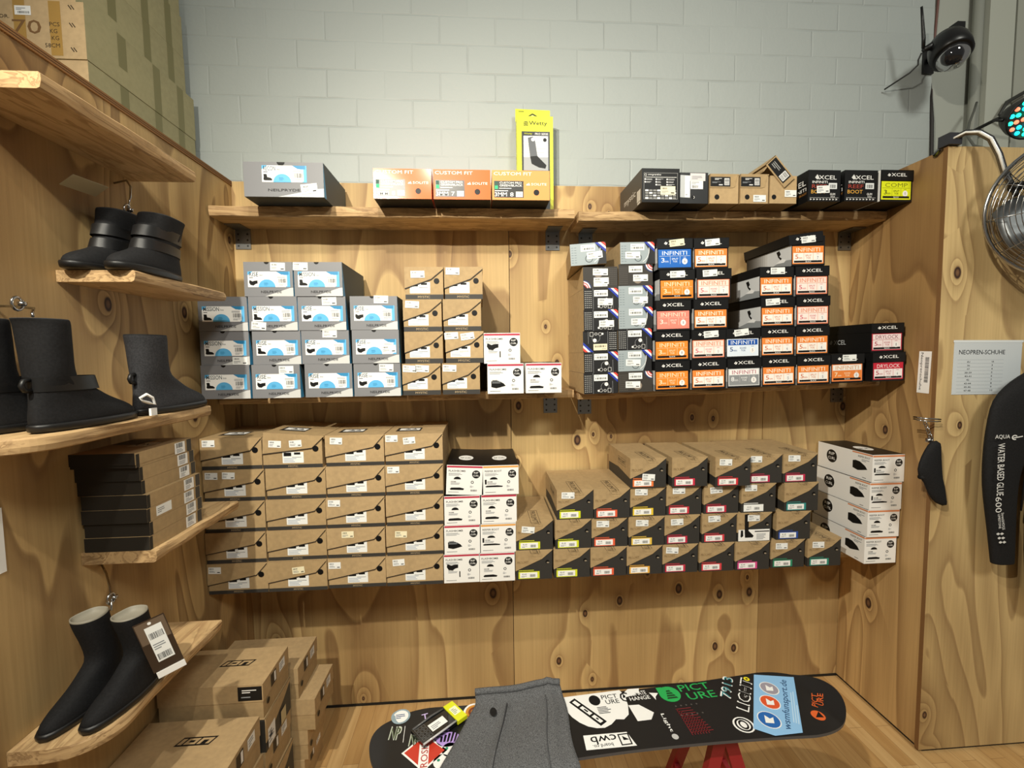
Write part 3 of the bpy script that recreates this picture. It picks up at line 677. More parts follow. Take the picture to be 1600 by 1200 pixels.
STACKS = [('gray','g0',[-0.986, -0.984, -0.983]),
('gray','g1',[-0.796, -0.79, -0.796, -0.807]),
('gray','g2',[-0.598, -0.607, -0.614, -0.621]),
('gray','g3',[-0.41, -0.412, -0.415]),
('mysm','m0',[-0.239, -0.227, -0.229, -0.22]),
('mysm','m1',[-0.081, -0.066, -0.072, -0.065]),
('rip','f0',[0.097, 0.085]),
('rip','f1',[0.253]),
('oa','A',[0.494, 0.494, 0.492, 0.494, 0.493, 0.491, 0.462]),
('ob','B',[0.642, 0.638, 0.637, 0.639, 0.64, 0.64, 0.645]),
('xc','C',[0.794, 0.793, 0.794, 0.809, 0.797]),
('xc','D',[0.95, 0.948, 0.954, 0.965, 0.954]),
('xc','E',[1.102, 1.098]),
('xc','F',[1.254, 1.251, 1.246, 1.236]),
('xc','G',[1.408, 1.404, 1.401, 1.393, 1.37]),
('xc','H',[1.564]),
('xc','I',[1.747, 1.74]),
('mysl','c1',[-0.985, -0.985, -0.983, -0.979, -0.985]),
('mysl','c2',[-0.752, -0.752, -0.749, -0.744, -0.751]),
('mysl','c3',[-0.519, -0.518, -0.516, -0.511, -0.511]),
('mysl','c4',[-0.286, -0.283, -0.28, -0.278, -0.277]),
('rip','r1',[-0.095, -0.091, -0.088, -0.080]),
('rip','r2',[0.053, 0.058, 0.063, 0.072]),
('pro','p1',[0.207, 0.211]),
('pro','p2',[0.368, 0.374, 0.381]),
('pro','p3',[0.524, 0.53, 0.537]),
('pro','p4',[0.681, 0.687, 0.694, 0.69]),
('pro','p5',[0.837, 0.843, 0.851, 0.867]),
('pro','p6',[0.997, 1.007, 1.015, 1.048]),
('pro','p7',[1.156, 1.163, 1.179, 1.205]),
('pro','p8',[1.319, 1.34, 1.369, 1.361]),
('pro','p9',[1.486]),
('ree','w',[1.748, 1.752, 1.756, 1.766])]
DIM = dict(gray=(.181, .1300, .315), mysm=(.152, .1262, .315), rip=(.146, .1222, .315), oa=(.143, .0858, .315), ob=(.143, .0872, .315),
           xc=(.1485, .1240, .315), mysl=(.2315, .1255, .315), pro=(.155, .1258, .315), ree=(.148, .1215, .315))
COLN = dict(g0='leftmost', g1='second', g2='third', g3='rightmost', m0='left', m1='right', f0='left', f1='right',
            c1='leftmost', c2='second', c3='third', c4='rightmost', r1='left', r2='right',
            p1='first', p2='second', p3='third', p4='fourth', p5='fifth', p6='sixth', p7='seventh', p8='eighth', p9='ninth')
GW_ = {'g0': ['MISSION']*3, 'g1': ['RISE', 'RISE', 'MISSION', 'RISE'], 'g2': ['RISE', 'RISE', 'RISE', 'MISSION'], 'g3': ['RISE']*3}
# price stickers: column -> row -> [(x, z, rotation)] as fractions of the front face
ST = {'g0': {1: [(.80, .12, -.02)]}, 'g1': {0: [(.72, .84, 0)], 2: [(.20, .14, -.08)], 3: [(.70, .86, -.02)]}, 'g2': {1: [(.60, .90, -.02)], 2: [(.66, .86, .02)], 3: [(.14, .87, -.02)]},
      'g3': {0: [(.70, .86, -.02)], 1: [(.78, .42, .05)], 2: [(.66, .90, -.02)]},
      'm0': {0: [(.20, .84, -.06), (.52, .84, -.06)], 2: [(.24, .84, -.05)], 3: [(.34, .77, .02)]}, 'm1': {0: [(.2, .84, -.03)], 1: [(.16, .86, .05), (.58, .84, .14)], 3: [(.22, .86, -.02)]},
      'A': {4: [(.62, .36, -.03)], 3: [(.66, .33, 0)], 5: [(.50, .76, -.02), (.52, .34, 0)], 6: [(.68, .42, .06)]}, 'B': {0: [(.42, .36, -.02)], 1: [(.45, .40, -.04)], 5: [(.64, .36, 0)], 4: [(.64, .34, -.04)], 3: [(.58, .32, 0)], 6: [(.36, .40, 0)]},
      'C': {3: [(.50, .84, .02)], 4: [(.55, .85, .10)]}, 'D': {1: [(.56, .84, .05)], 3: [(.38, .85, .05)], 4: [(.52, .85, .08)]}, 'E': {1: [(.44, .86, .10)]}, 'F': {3: [(.52, .86, .0)], 2: [(.34, .84, .06)]},
      'G': {4: [(.48, .86, .10)]}, 'H': {0: [(.54, .86, 0)]},
      'c1': {4: [(.14, .84, 0)], 3: [(.14, .82, -.03), (.42, .82, -.05)], 0: [(.13, .80, -.03)]}, 'c2': {4: [(.22, .78, -.06), (.56, .78, .05)], 0: [(.52, .70, .10)]},
      'c3': {4: [(.19, .82, -.04)], 2: [(.14, .82, -.02)], 1: [(.36, .78, 0)], 0: [(.12, .78, 0)]}, 'c4': {4: [(.12, .86, 0), (.42, .78, .08)], 3: [(.14, .84, 0)], 1: [(.26, .72, -.04)], 0: [(.22, .80, .05)]},
      'p1': {1: [(.32, .70, -.10)]}, 'p2': {2: [(.30, .82, -.03)]}, 'p3': {1: [(.30, .80, -.03)]}, 'p4': {3: [(.50, .36, -.08)], 2: [(.30, .84, -.02)], 1: [(.36, .80, -.03)]},
      'p5': {2: [(.34, .84, 0)], 1: [(.34, .78, .03)], 0: [(.26, .80, -.06)]}, 'p6': {3: [(.28, .82, -.03)], 2: [(.34, .82, .08)], 1: [(.34, .84, .03)]}, 'p7': {3: [(.22, .84, -.02)], 2: [(.26, .86, 0)], 1: [(.46, .82, .0)]},
      'p8': {3: [(.30, .84, -.02)], 0: [(.30, .78, -.02)]}, 'p9': {0: [(.30, .78, -.02)]}}
XK = {'C': [('A', '3', 'SPLIT', '7'), ('A', '3', 'SPLIT', '8'), ('K', '3', 'SPLIT', '8'), ('A', '3', 'SPLIT', '9'), ('B', '3', 'SPLIT', '6')],
      'D': [('O', '5', 'SPLIT', '5'), ('P', '5', 'ROUND', '13'), ('O', '5', 'SPLIT', '6'), ('P', '5', 'ROUND', '7'), ('O', '5', 'SPLIT', '7')],
      'E': [('S', '8', 'ROUND', '5'), ('W', '5', 'ROUND', '5')],
      'F': [('O', '5', 'SPLIT', '5'), ('O', '5', 'SPLIT', '6'), ('O', '5', 'SPLIT', '9'), ('O', '5', 'SPLIT', '9')],
      'G': [('O', '5', 'SPLIT', '5'), ('O', '5', 'SPLIT', '6'), ('P', '5', 'ROUND', '5'), ('P', '5', 'SPLIT', '5'), ('O', '5', 'SPLIT', '7')],
      'H': [('M', '7', 'ROUND', '10')], 'I': [('D', '5', 'SPLIT', '6'), ('R', '5', 'ROUND', '8')]}
XD = {'C': 'first', 'D': 'second', 'E': 'third', 'F': 'fourth', 'G': 'fifth', 'H': 'sixth', 'I': 'last'}
XCOL = {'A': 'orange', 'K': 'salmon', 'B': 'blue', 'O': 'orange and white', 'P': 'pale pink', 'S': 'grey', 'W': 'blue and white', 'M': 'white and orange', 'D': 'red', 'R': 'pink and red'}
PCL = {'p1': ['d6dc28']*2, 'p2': ['d6dc28', 'd6dc28', 'd8e01e'], 'p3': ['e8603c']*3, 'p4': ['eab04a', 'eac24a', 'eac838', 'ee7a3c'], 'p5': ['c43048', 'c42c48', 'd03444', 'd02c48'],
       'p6': ['d84048', 'd8404c', 'c02c44', 'd4333c'], 'p7': ['d8488c', 'sp', 'eef0ee', 'b82c50'], 'p8': ['2c8a68', '2c4ea0', '2c8c88', 'c42c50'], 'p9': ['2c8a78']}
PCN = {'d6dc28': 'yellow', 'd8e01e': 'yellow', 'e8603c': 'orange', 'eab04a': 'amber', 'eac24a': 'amber', 'eac838': 'amber', 'ee7a3c': 'orange', 'c43048': 'red', 'c42c48': 'red', 'd03444': 'red', 'd02c48': 'red',
       'd84048': 'red', 'd8404c': 'red', 'c02c44': 'red', 'd4333c': 'red', 'd8488c': 'pink', 'eef0ee': 'white', 'b82c50': 'crimson', '2c8a68': 'green', '2c4ea0': 'blue', '2c8c88': 'teal', 'c42c50': 'crimson', '2c8a78': 'green'}
AK = ['black', 'black', 'flip', 'black', 'black', 'arcflip', 'grey']; BK = ['arc', 'grey', 'black', 'grey', 'grey', 'arc', 'grey']
CUP = dict(m0='small kraft boxes', m1='small kraft boxes')
rnd = random.Random(11)
for fam, colk, xs in STACKS:
    w_, h_, d_ = DIM[fam]; N = len(xs); tilt = 0.0
    if fam in ('gray', 'mysm') or colk in ('f0', 'f1'): z = MIDL
    elif fam in ('oa', 'ob', 'xc'): z = MIDR+(xs[0]-.428)*.026; tilt = -.022
    else: z = LOW
    z += .0006
    for i, x in enumerate(xs):
        rn = ROWN[N][i]
        y = WALLGAP-d_/2-.004+rnd.uniform(-.006, .002)-(.012 if fam in ('gray',) else 0)
        if fam in ('oa', 'ob'): y += .012
        yaw = rnd.uniform(-.003, .003); roll = tilt
        hgt = h_
        if (colk, i) == ('A', 6): yaw = -.14; roll = -.055; y -= .012
        if (colk, i) == ('r1', 3): roll = .055
        if (colk, i) == ('p6', 3): y -= .03
        if (colk, i) in (('p4', 3), ('p5', 3)): y -= .012
        zz = z
        if roll != tilt: zz = z+abs(math.sin(roll))*w_/2
        elif tilt: zz = z+.0016
        e = empty('shoe_box', (x, y, zz), (0, roll, yaw))
        if fam == 'gray':
            word = GW_[colk][i]; grey_box(e, w_, h_, d_, word, {'RISE': 1, 'MISSION': 0}[word] if colk != 'g1' or i != 1 else 0)
            tag(e, 'grey boot box with blue label, %s of the %s column of grey boxes' % (rn, COLN[colk]), 'box', 'grey boxes with blue labels')
        elif fam == 'mysm':
            slant_box(e, w_, h_, d_, False, tint=rnd.choice((0, 1)))
            tag(e, 'small kraft box with slanted lid beside the grey boxes, %s of %s column' % (rn, COLN[colk]), 'box', 'small kraft boxes on the middle shelf')
        elif fam == 'mysl':
            op = (colk, i) == ('c2', 4)
            slant_box(e, w_, h_, d_, True, .085 if op else 0.0, tint=(1 if colk in ('c3', 'c4') else 0), topcard=(i == 4))
            tag(e, ('wide kraft box with skewed lid, top of the second column of wide kraft boxes' if op else 'wide kraft box with slanted lid, %s of %s column of wide kraft boxes' % (rn, COLN[colk])), 'box', 'wide kraft boxes on the low shelf')
        elif fam == 'rip':
            orange = (colk, i) in (('r2', 1), ('r2', 3)); pic = {('f0', 0): 1, ('f0', 1): 2, ('r1', 1): 1, ('r1', 0): 2, ('r2', 1): 3, ('r2', 3): 3}.get((colk, i), 0)
            white_box(e, w_, h_, d_, 'REEFER BOOT' if orange else 'FLASHBOMB', 'e0a050' if orange else 'b83048', pic)
            if colk[0] == 'f': lab = {('f0', 0): 'white boot box with red stripe, lower left of three on the middle shelf', ('f0', 1): 'white boot box with red stripe, stacked on another on the middle shelf', ('f1', 0): 'white boot box with red stripe, standing alone at right on middle shelf'}[(colk, i)]
            else: lab = 'white boot box with %s stripe, %s of %s column on the low shelf' % ('orange' if orange else 'red', rn, COLN[colk])
            if roll: lab = 'white boot box with red stripe, tilted, top of left column on the low shelf'
            tag(e, lab, 'box', 'white boot boxes')
        elif fam == 'ree':
            white_box(e, w_, h_, d_, 'REEFER BOOT', 'd98a5c', 3 if i in (2, 3) else 0, True)
            tag(e, 'white box with orange stripe in the right corner stack, %s' % rn, 'box', 'white boxes stacked in the right corner')
        elif fam == 'pro':
            c = PCL[colk][i]; wedge_box(e, w_, h_, d_, c if c != 'sp' else 'eef0ee', special=(c == 'sp'))
            if colk == 'p9': rn = 'far right end of bottom row'
            ds = 'charcoal box with kraft lid and boot picture label' if c == 'sp' else 'charcoal box with kraft lid and %s label' % PCN[c]
            tag(e, '%s, %s' % (ds, rn) if colk == 'p9' else '%s, %s, %s column' % (ds, rn, COLN[colk]), 'box', 'charcoal boxes with slanted kraft lids')
        elif fam in ('oa', 'ob'):
            kd = (AK if fam == 'oa' else BK)[i]; stripe_box(e, w_, h_, d_, kd)
            tag(e, '%s flat box with tricolour corner, %s of %s column' % ('silver' if kd == 'grey' else 'black', rn, 'left' if fam == 'oa' else 'right'), 'box', 'flat boxes with tricolour corners')
        elif fam == 'xc':
            v, mm, toe, size = XK[colk][i]
            lr = -.115 if (colk, i) == ('G', 4) else 0.0
            black_box(e, w_, h_, d_, v, mm, toe, size, lr, 'DRYLOCK' if colk == 'I' else 'INFINITI', 'word' if colk == 'I' else 'photo')
            if colk == 'H': lab = 'black box with white and orange label, alone in the sixth column'
            elif lr: lab = 'black box with orange label and raised skewed lid, top of fifth column'
            else: lab = 'black box with %s label, %s of %s column of black boxes' % (XCOL[v], rn, XD[colk])
            tag(e, lab, 'box', 'black boxes with coloured size labels')
        front = {'gray': 0, 'mysm': -.003, 'mysl': -.003, 'pro': -.0022, 'xc': -.0028}.get(fam, 0)
        for si, (sx, sz, sr) in enumerate(ST.get(colk, {}).get(i, [])):
            cm = CREAM if (colk, i) in (('C', 4), ('A', 2), ('c3', 1), ('c2', 0), ('c4', 1)) else STICK
            big = fam in ('gray', 'mysl')
            sticker(e, (sx-.5)*w_, sz*h_, -d_/2+front-.0004, sr, .048 if big and fam == 'mysl' else (.055 if fam == 'gray' else (.062 if fam in ('oa', 'ob', 'xc') else .054)), .027 if fam != 'gray' else .030, cm, seed=i+si)
        z += h_+.0006
        if (colk, i) == ('A', 5): z += .004

# -- top shelf -------------------------------------------------------------
def top_box(x0, x1, z, yf, d, name='shoe_box', rot=0.0): return empty(name, ((x0+x1)/2, yf+d/2, z), (0, 0, rot)), x1-x0
ZT = TOPL+.0006
e, wd = top_box(-.902, -.600, ZT, -.300, .285)
grey_box(e, .300, .131, .285, 'RECON', 0, True, True); sticker(e, .095, .032, -.1429, .12, .062, .036)
tag(e, 'large grey box with blue and white label, alone on the upper left plank', 'box')
ORANGE = [('e8682c', .22, 'orange box with black size panel, left of the three, nearest the grey box'), ('e8682c', .42, 'orange box with black size panel, middle of the three'), ('e99a5a', .38, 'paler orange box with black size panel, below the tall yellow pack')]
for (x0, x1), (c, rg, lb), sz in zip(((-.412, -.186), (-.178, .048), (.055, .287)), ORANGE, ('8', '7', '8')):
    e, wd = top_box(x0, x1, ZT, -.295, .235); hh = .116
    O_ = flat(c, rg-.05, spec=.22); part(('orb', c, rg, round(wd, 3)), 'box_body', BX(-wd/2, wd/2, -.1175, .1175, 0, hh, DARK, front=O_, top=O_, left=O_, right=O_), e, .001)
    P = Print((-wd/2, -.1175, 0), (1,0,0), (0,0,1)); w = wd; h = hh
    P.text('CUSTOM FIT', w*.03, h*.83, w*.66, h*.11, WHITE, 0); P.rect(w*.035, h*.08, w*.51, h*.56, flat('20201f', .35), 0)
    P.rect(w*.045, h*.49, w*.055, h*.13, flat('1c4a3c'), 1); P.rect(w*.045, h*.36, w*.055, h*.12, flat('22b078'), 1)
    P.text('CUSTOM PRO', w*.13, h*.54, w*.38, h*.07, WHITE, 1, True); P.text('GREEN/BLACK', w*.13, h*.45, w*.39, h*.07, WHITE, 1, True); P.lines(w*.12, h*.37, w*.41, h*.04, 1, WHITE, 1)
    P.lines(w*.045, h*.28, w*.44, h*.05, 1, WHITE, 1); P.text('3MM', w*.045, h*.115, w*.21, h*.14, WHITE, 1, True); P.text(sz, w*.31, h*.115, w*.06, h*.14, WHITE, 1, True); P.rect(w*.41, h*.10, w*.12, h*.18, WHITE, 1); P.text('54,95', w*.42, h*.15, w*.10, h*.07, INK, 2)
    P.poly([(w*.59, h*.50), (w*.61, h*.56), (w*.625, h*.54), (w*.64, h*.59), (w*.66, h*.50)], WHITE, 0); P.text('SOLITE', w*.68, h*.50, w*.27, h*.08, WHITE, 0)
    P.build('printed_front', e)
    P = Print((-wd/2, -.1175, 0), (1,0,0), (0,0,1)); P.disc(w*.77, h*.26, w*.05, BLACK, 0); P.build('finger_hole', e)
    tag(e, lb, 'box', 'orange boxes on the upper left plank')
# tall yellow pack
e = empty('hanging_pack', (.2600, -.004, 2.43)); w, h = .150, .290
e.location.z = ZT; w = .165; h = .452
MB().box(-w/2, w/2, -.050, .0, 0, h, flat('d9de1c', .4)).build('carton', e, bevel=.001)
MB().prism([(-w/2-.002, h-.002), (w/2-.006, h-.002), (w/2-.006, h+.052), (-w/2-.002, h+.056)], -.002, 0, flat('cfd61c', .4)).build('hang_tab', e)
H0 = h; P = Print((-w/2, -.050, h*.3434), (1,0,0), (0,0,1)); h = h*.648; P.rect(w*.13, -h*.45, w*.78, h*1.235, flat('141414', .35), 0); P.rect(w*.18, h*.20, w*.68, h*.52, flat('d8dadb', .4), 1)
for i in range(6): P.lines(w*.2, h*(.46+.03*i), w*.6, h*.02, 1, flat('bcc0c2'), 2, i)
P.rect(w*.18, h*.20, w*.68, h*.20, flat('9fa3a6', .4), 1.5)
P.poly([(w*.30, h*.69), (w*.44, h*.71), (w*.50, h*.64), (w*.56, h*.42), (w*.80, h*.28), (w*.78, h*.235), (w*.60, h*.25), (w*.40, h*.31), (w*.36, h*.40)], flat('5c6066', .5), 3)
P.poly([(w*.36, h*.41), (w*.55, h*.42), (w*.81, h*.28), (w*.78, h*.23), (w*.60, h*.245), (w*.40, h*.30)], BLK2, 4); P.disc(w*.44, h*.665, w*.05, WHITE, 4)
P.text('PRO SERIE', w*.50, h*.735, w*.36, h*.03, WHITE, 1, True); P.text('Wetty', w*.2, h*.735, w*.22, h*.03, flat('dfe420'), 1)
P.disc(w*.77, h*.66, w*.05, BLK2, 3)
P.text('Wetty', w*.335, h*.865, w*.50, h*.075, BLK2, 0, True)
for i in range(3): P.poly([(w*.19, h*(.868+.022*i)), (w*.25, h*(.878+.022*i)), (w*.31, h*(.868+.022*i)), (w*.31, h*(.880+.022*i)), (w*.25, h*(.890+.022*i)), (w*.19, h*(.880+.022*i))], BLK2, 0)
P.build('printed_front', e)
h = H0; P = Print((-w/2, -.002, h), (1,0,0), (0,0,1)); P.poly([(w*.18, .010), (w*.47, .037), (w*.78, .010), (w*.78, .004), (w*.47, .031), (w*.18, .004)], BLK2, 0); P.poly([(w*.22, .004), (w*.47, .028), (w*.74, .004)], flat('c9ccc6'), 0); P.lines(w*.08, .042, w*.28, .006, 1, BLK2, 0); P.build('hanger_slot', e)
tag(e, 'tall yellow pack with a boot picture, standing behind the orange boxes', 'box')

def zr(x): return TOPR+(x-.428)*.011+.003
# big black box with grid label
e, wd = top_box(.666, .826, zr(.74), -.300, .285); w, h, d = .158, .135, .285
MB().box(-w/2, w/2, -d/2, d/2, 0, h, BLK2, left=flat('4b453d', .6), bottom=flat('4b453d', .6)).build('box_body', e, bevel=.003)
P = Print((-w/2, -d/2, 0), (1,0,0), (0,0,1)); P.frame(w*.05, h*.09, w*.90, h*.78, .0012, flat('9c9c9a'), 0); P.text('mystic', w*.17, h*.78, w*.34, h*.06, WHITE, 0, True); P.ring(w*.10, h*.81, w*.03, .0012, WHITE, 0, 10)
for i in range(3):
    for j in range(3):
        if (i, j) != (0, 2): P.disc(w*(.09+.29*i), h*(.68-.08*j), w*.022, WHITE, 0, n=8); P.lines(w*(.12+.29*i), h*(.655-.08*j), w*.17, h*.045, 2, flat('c8c8c8'), 0, i+3*j)
P.rect(w*.08, h*.735, w*.84, h*.012, WHITE, 0)
for i in range(8):
    for j in range(4): P.rect(w*(.09+.105*i), h*(.10+.075*j), w*.085, h*.05, flat('8a8a88') if (i+j) % 3 else WHITE, 0)
P.build('printed_front', e)
P = Print((-w/2, d/2, 0), (0,-1,0), (0,0,1)); P.text('mystic', d*.22, h*.30, d*.52, h*.26, flat('d6d0c6'), 0); P.rect(d*.80, h*.10, d*.15, h*.34, flat('c4beb2'), 0); P.rect(d*.82, h*.02, d*.12, h*.06, flat('c4beb2'), 0); P.build('side_print', e)
sticker(e, .030, .047, -.1429, 0, .062, .034, CREAM); tag(e, 'big black box with white grid chart label, leftmost on the upper right plank', 'box')
# black box with silver panel
e, wd = top_box(.832, .956, zr(.90), -.285, .270); w, h, d = .120, .125, .270
part('bs', 'box_body', BX(-w/2, w/2, -d/2, d/2, 0, h, flat('1d1e20', .4)), e, .0015)
P = Print((-w/2, -d/2, 0), (1,0,0), (0,0,1)); P.poly([(w*.0, h*.20), (w*.36, h*.18), (w*.36, h*.90), (w*.0, h*.92)], flat('b9bcbd', .35), 0); P.rect(w*.17, h*.20, w*.19, h*.70, flat('e6e7e6', .4), 1); P.rect(w*.38, h*.47, w*.44, h*.30, LABEL, 0); P.bars(w*.42, h*.50, w*.22, h*.09, INK, 1); P.lines(w*.41, h*.62, w*.3, h*.10, 3, GINK, 1)
P.rect(w*.36, h*.73, w*.54, h*.25, flat('d9d2d2', .4), 1); P.lines(w*.42, h*.78, w*.4, h*.12, 3, GINK, 2); P.lines(w*.20, h*.26, w*.12, h*.05, 1, GINK, 2)
P.disc(w*.48, h*.20, w*.07, BLACK, 0); P.ring(w*.48, h*.20, w*.045, w*.012, WHITE, 1, 10, -1.5, 1.6); P.build('printed_front', e)
tag(e, 'small black box with silver panel and white label, beside the grid label box', 'box')
# three ION-like kraft boxes with black labels
for k, (x0, x1, lb) in enumerate(((.962, 1.088, 'kraft box with black label, first of three on the upper right plank'), (1.094, 1.218, 'kraft box with black label and white sticker, middle of three on upper plank'), (1.223, 1.343, 'kraft box with its lid propped up crookedly, on the upper right plank'))):
    e, wd = top_box(x0, x1, zr((x0+x1)/2), -.285, .270); w, h, d = x1-x0-.001, .120, .270
    MB().box(-w/2+.001, w/2-.001, -d/2+.001, d/2-.001, 0, h-(.002 if k < 2 else .006), KRAFT, front=KRAFT2).build('box_body', e)
    def lidprint(P, w, h):
        P.rect(w*.01, h*.57, w*.69, h*.33, flat('26231f'), 0); P.rect(w*.03, h*.595, w*.65, h*.28, BLK2, 1); P.rect(w*.49, h*.62, w*.17, h*.23, LABEL, 2); P.bars(w*.50, h*.63, w*.15, h*.21, INK, 3, 3, 10, True)
        P.lines(w*.16, h*.79, w*.26, h*.07, 2, WHITE, 2); P.lines(w*.07, h*.68, w*.32, h*.06, 2, GINK, 2); P.rect(w*.3, h*.615, w*.13, h*.03, WHITE, 2)
    if k < 2:
        mb = MB().prism([(-w/2, h*.53), (w*.26, h*.53), (w*.36, h*.56), (w*.45, h*.96), (w/2, h*.96), (w/2, h), (-w/2, h)], -d/2-.001, -d/2+.001, KRAFT, side=KDK).box(-w/2, w/2, -d/2, d/2, h-.002, h, KRAFT)
        lo = mb.build('lid', e); P = Print((-w/2, -d/2-.001, 0), (1,0,0), (0,0,1)); lidprint(P, w, h); P.build('size_label', lo)
    else:
        LW, LH = .128, .058; mb = MB(); a = .001
        mb.box(0, LW, -d/2, d/2, -.002, 0, KRAFT).box(0, LW, -d/2, -d/2+.002, -LH, -.002, KRAFT).box(0, LW, d/2-.002, d/2, -LH, -.002, KRAFT).box(0, .002, -d/2, d/2, -LH, -.002, KRAFT).box(LW-.002, LW, -d/2, d/2, -LH, -.002, KRAFT)
        lo = mb.build('lid', e); lo.location = (-.040, -.004, .196); lo.rotation_euler = (0, math.radians(48), 0)
        P = Print((0, -d/2, -LH), (1,0,0), (0,0,1)); P.rect(LW*.05, LH*.1, LW*.8, LH*.80, BLK2, 0); P.rect(LW*.58, LH*.18, LW*.22, LH*.64, LABEL, 1); P.bars(LW*.60, LH*.22, LW*.18, LH*.56, INK, 2, 2, 10, True); P.lines(LW*.12, LH*.3, LW*.36, LH*.4, 3, flat('9a9a98'), 1); P.build('size_label', lo)
        MB().prism([(-.090, h+.016), (-.040, .196), (-.038, .193), (-.088, h+.010)], -d/2, d/2, KRAFT).build('lid_flap', lo.parent)
    P = Print((-w/2, -d/2+.001, 0), (1,0,0), (0,0,1)); P.disc(w*(.25 if k < 2 else .16), h*.22, w*.085, BLACK, 0); P.build('finger_hole', e)
    if k: sticker(e, w*(.18 if k == 1 else .26), h*(.17 if k == 1 else .34), -d/2-.0002, 0, .055 if k == 1 else .052, .028)
    tag(e, lb, 'box', 'kraft boxes with black labels on the upper plank')
# black gum-sole boxes
for k, (x0, x1, lb) in enumerate(((1.374, 1.515, 'black box with red, gold and white lettering, left of the matching two'), (1.534, 1.680, 'black box with gold lettering, right of the matching two, beside yellow label box'))):
    e, wd = top_box(x0, x1, zr((x0+x1)/2), -.310, .295); w, h, d = x1-x0, .128, .295
    part(('rf', k), 'box_body', BX(-w/2, w/2, -d/2, d/2, 0, h, BLK2, bottom=flat('33251c'), left=BLACK), e, .0015)
    P = Print((-w/2, -d/2, 0), (1,0,0), (0,0,1))
    P.text('XCEL', w*.32, h*.70, w*.55, h*.13, flat('e6e6e4'), 0, True); P.poly([(w*.20, h*.76), (w*.27, h*.86), (w*.31, h*.80), (w*.34, h*.72), (w*.26, h*.70)], flat('d8d8d6'), 0)
    P.text('INFINITI', w*.12, h*.58, w*.47, h*.075, WHITE, 0, True); P.text('REEF', w*.11, h*.42, w*.46, h*.12, flat('a03a2c'), 0, True); P.text('BOOT', w*.09, h*.25, w*.46, h*.12, flat('d8a03c'), 0, True)
    P.rect(w*.63, h*.40, w*.26, h*.19, flat('dfe2e2'), 0); P.bars(w*.67, h*.43, w*.18, h*.11, INK, 1, 5, 12); P.text('GUM', w*.68, h*.20, w*.16, h*.07, WHITE, 0, True); P.text('SOLE', w*.70, h*.13, w*.13, h*.05, WHITE, 0)
    P.rect(w*.05, h*.115, w*.90, h*.006, WHITE, 0)
    for i in range(9): P.poly([(w*(.06+.1*i), h*.04), (w*(.12+.1*i), h*.065), (w*(.06+.1*i), h*.09)], WHITE, 0)
    P.build('printed_front', e)
    P = Print((-w/2, d/2, 0), (0,-1,0), (0,0,1)); P.text('XCEL', d*.55, h*.55, d*.40, h*.18, WHITE, 0, True); P.text('INFINITI', d*.60, h*.36, d*.36, h*.11, WHITE, 0, True); P.text('REEF BOOT', d*.70, h*.24, d*.27, h*.07, flat('a8702c'), 0, True); P.build('side_print', e)
    if k == 0: sticker(e, -.006, .049, -d/2-.0004, .05, .056, .030)
    tag(e, lb, 'box', 'black boxes with gold lettering')
e, wd = top_box(1.690, 1.838, zr(1.76), -.310, .295)
e.location.x = 1.7655; black_box(e, .144, .1285, .295, 'Y', '3', 'SPLIT', '10', 0.0, 'COMP', None)
MB().box(-.0738, -.0726, -.1465, .1465, 0, .1275, WHITE).build('white_side', e)
tag(e, 'black box with bright yellow label, at right end of the upper plank', 'box')

# ------------------------------------------------------------------ dark flat boxes on left shelf
n7 = 7; hb = .0385
for i in range(n7):
    top = i == n7-1; dx = 0.0 if i < 4 else -.014; dy = (0, .004, -.003, .0, .004, -.001, -.012)[i]
    e = empty('flat_box', (-1.008+dx, -.746+dy, 1.1826+i*(hb+.0006)))
    D_ = flat('211d17', .7); S_ = KRAFT
    w, d = .170, .232
    MB().box(-w/2, w/2, -d/2, d/2, 0, hb, D_, right=S_, top=KRAFT).build('box_body', e, bevel=.001)
    if top:
        MB().box(-w/2-.004, w/2+.001, -d/2-.003, d/2, hb*.20, hb+.002, D_, top=card('lid_top', (.30, .19, .09)), right=S_).build('lid', e, bevel=.001)
        P = Print((-.06, -.02, hb+.002), (1,0,0), (0,1,0)); P.rect(-.015, .03, .08, .08, BLK2, 0); P.rect(.05, .0, .06, .06, flat('b9ab90'), 0); P.text('ION', .055, .012, .045, .03, BLK2, 1, True); P.build('top_print', e)
    xo = w/2+(.0015 if top else 0)
    P = Print((xo, -d/2, 0), (0,1,0), (0,0,1)); P.rect(d*.66, hb*.05, d*.20, hb*.88, LABEL, 0); P.bars(d*.69, hb*.50, d*.13, hb*.38, INK, 1, i+1, 14); P.lines(d*.69, hb*.12, d*.14, hb*.32, 3, GINK, 1, i); P.rect(d*.90, 0.001, d*.09, hb*.95, flat('3a3834'), 0); P.rect(.0, .0, .012, hb*.95, D_, 0); P.build('size_label', e)
    if i == 2:
        P = Print((xo, -d/2, 0), (0,1,0), (0,0,1)); P.rect(.035, .006, .062, .028, STICK, 0); P.lines(.04, .012, .03, .016, 3, GINK, 1); P.build('price_sticker', e)
    tag(e, ('topmost flat dark box with kraft lid on the small left shelf' if top else 'flat dark box with white barcode label on left shelf, %s of seven' % ('bottom', 'second from bottom', 'third from bottom', 'middle', 'third from top', 'second from top')[i]), 'box', 'flat dark boxes on the left shelf')

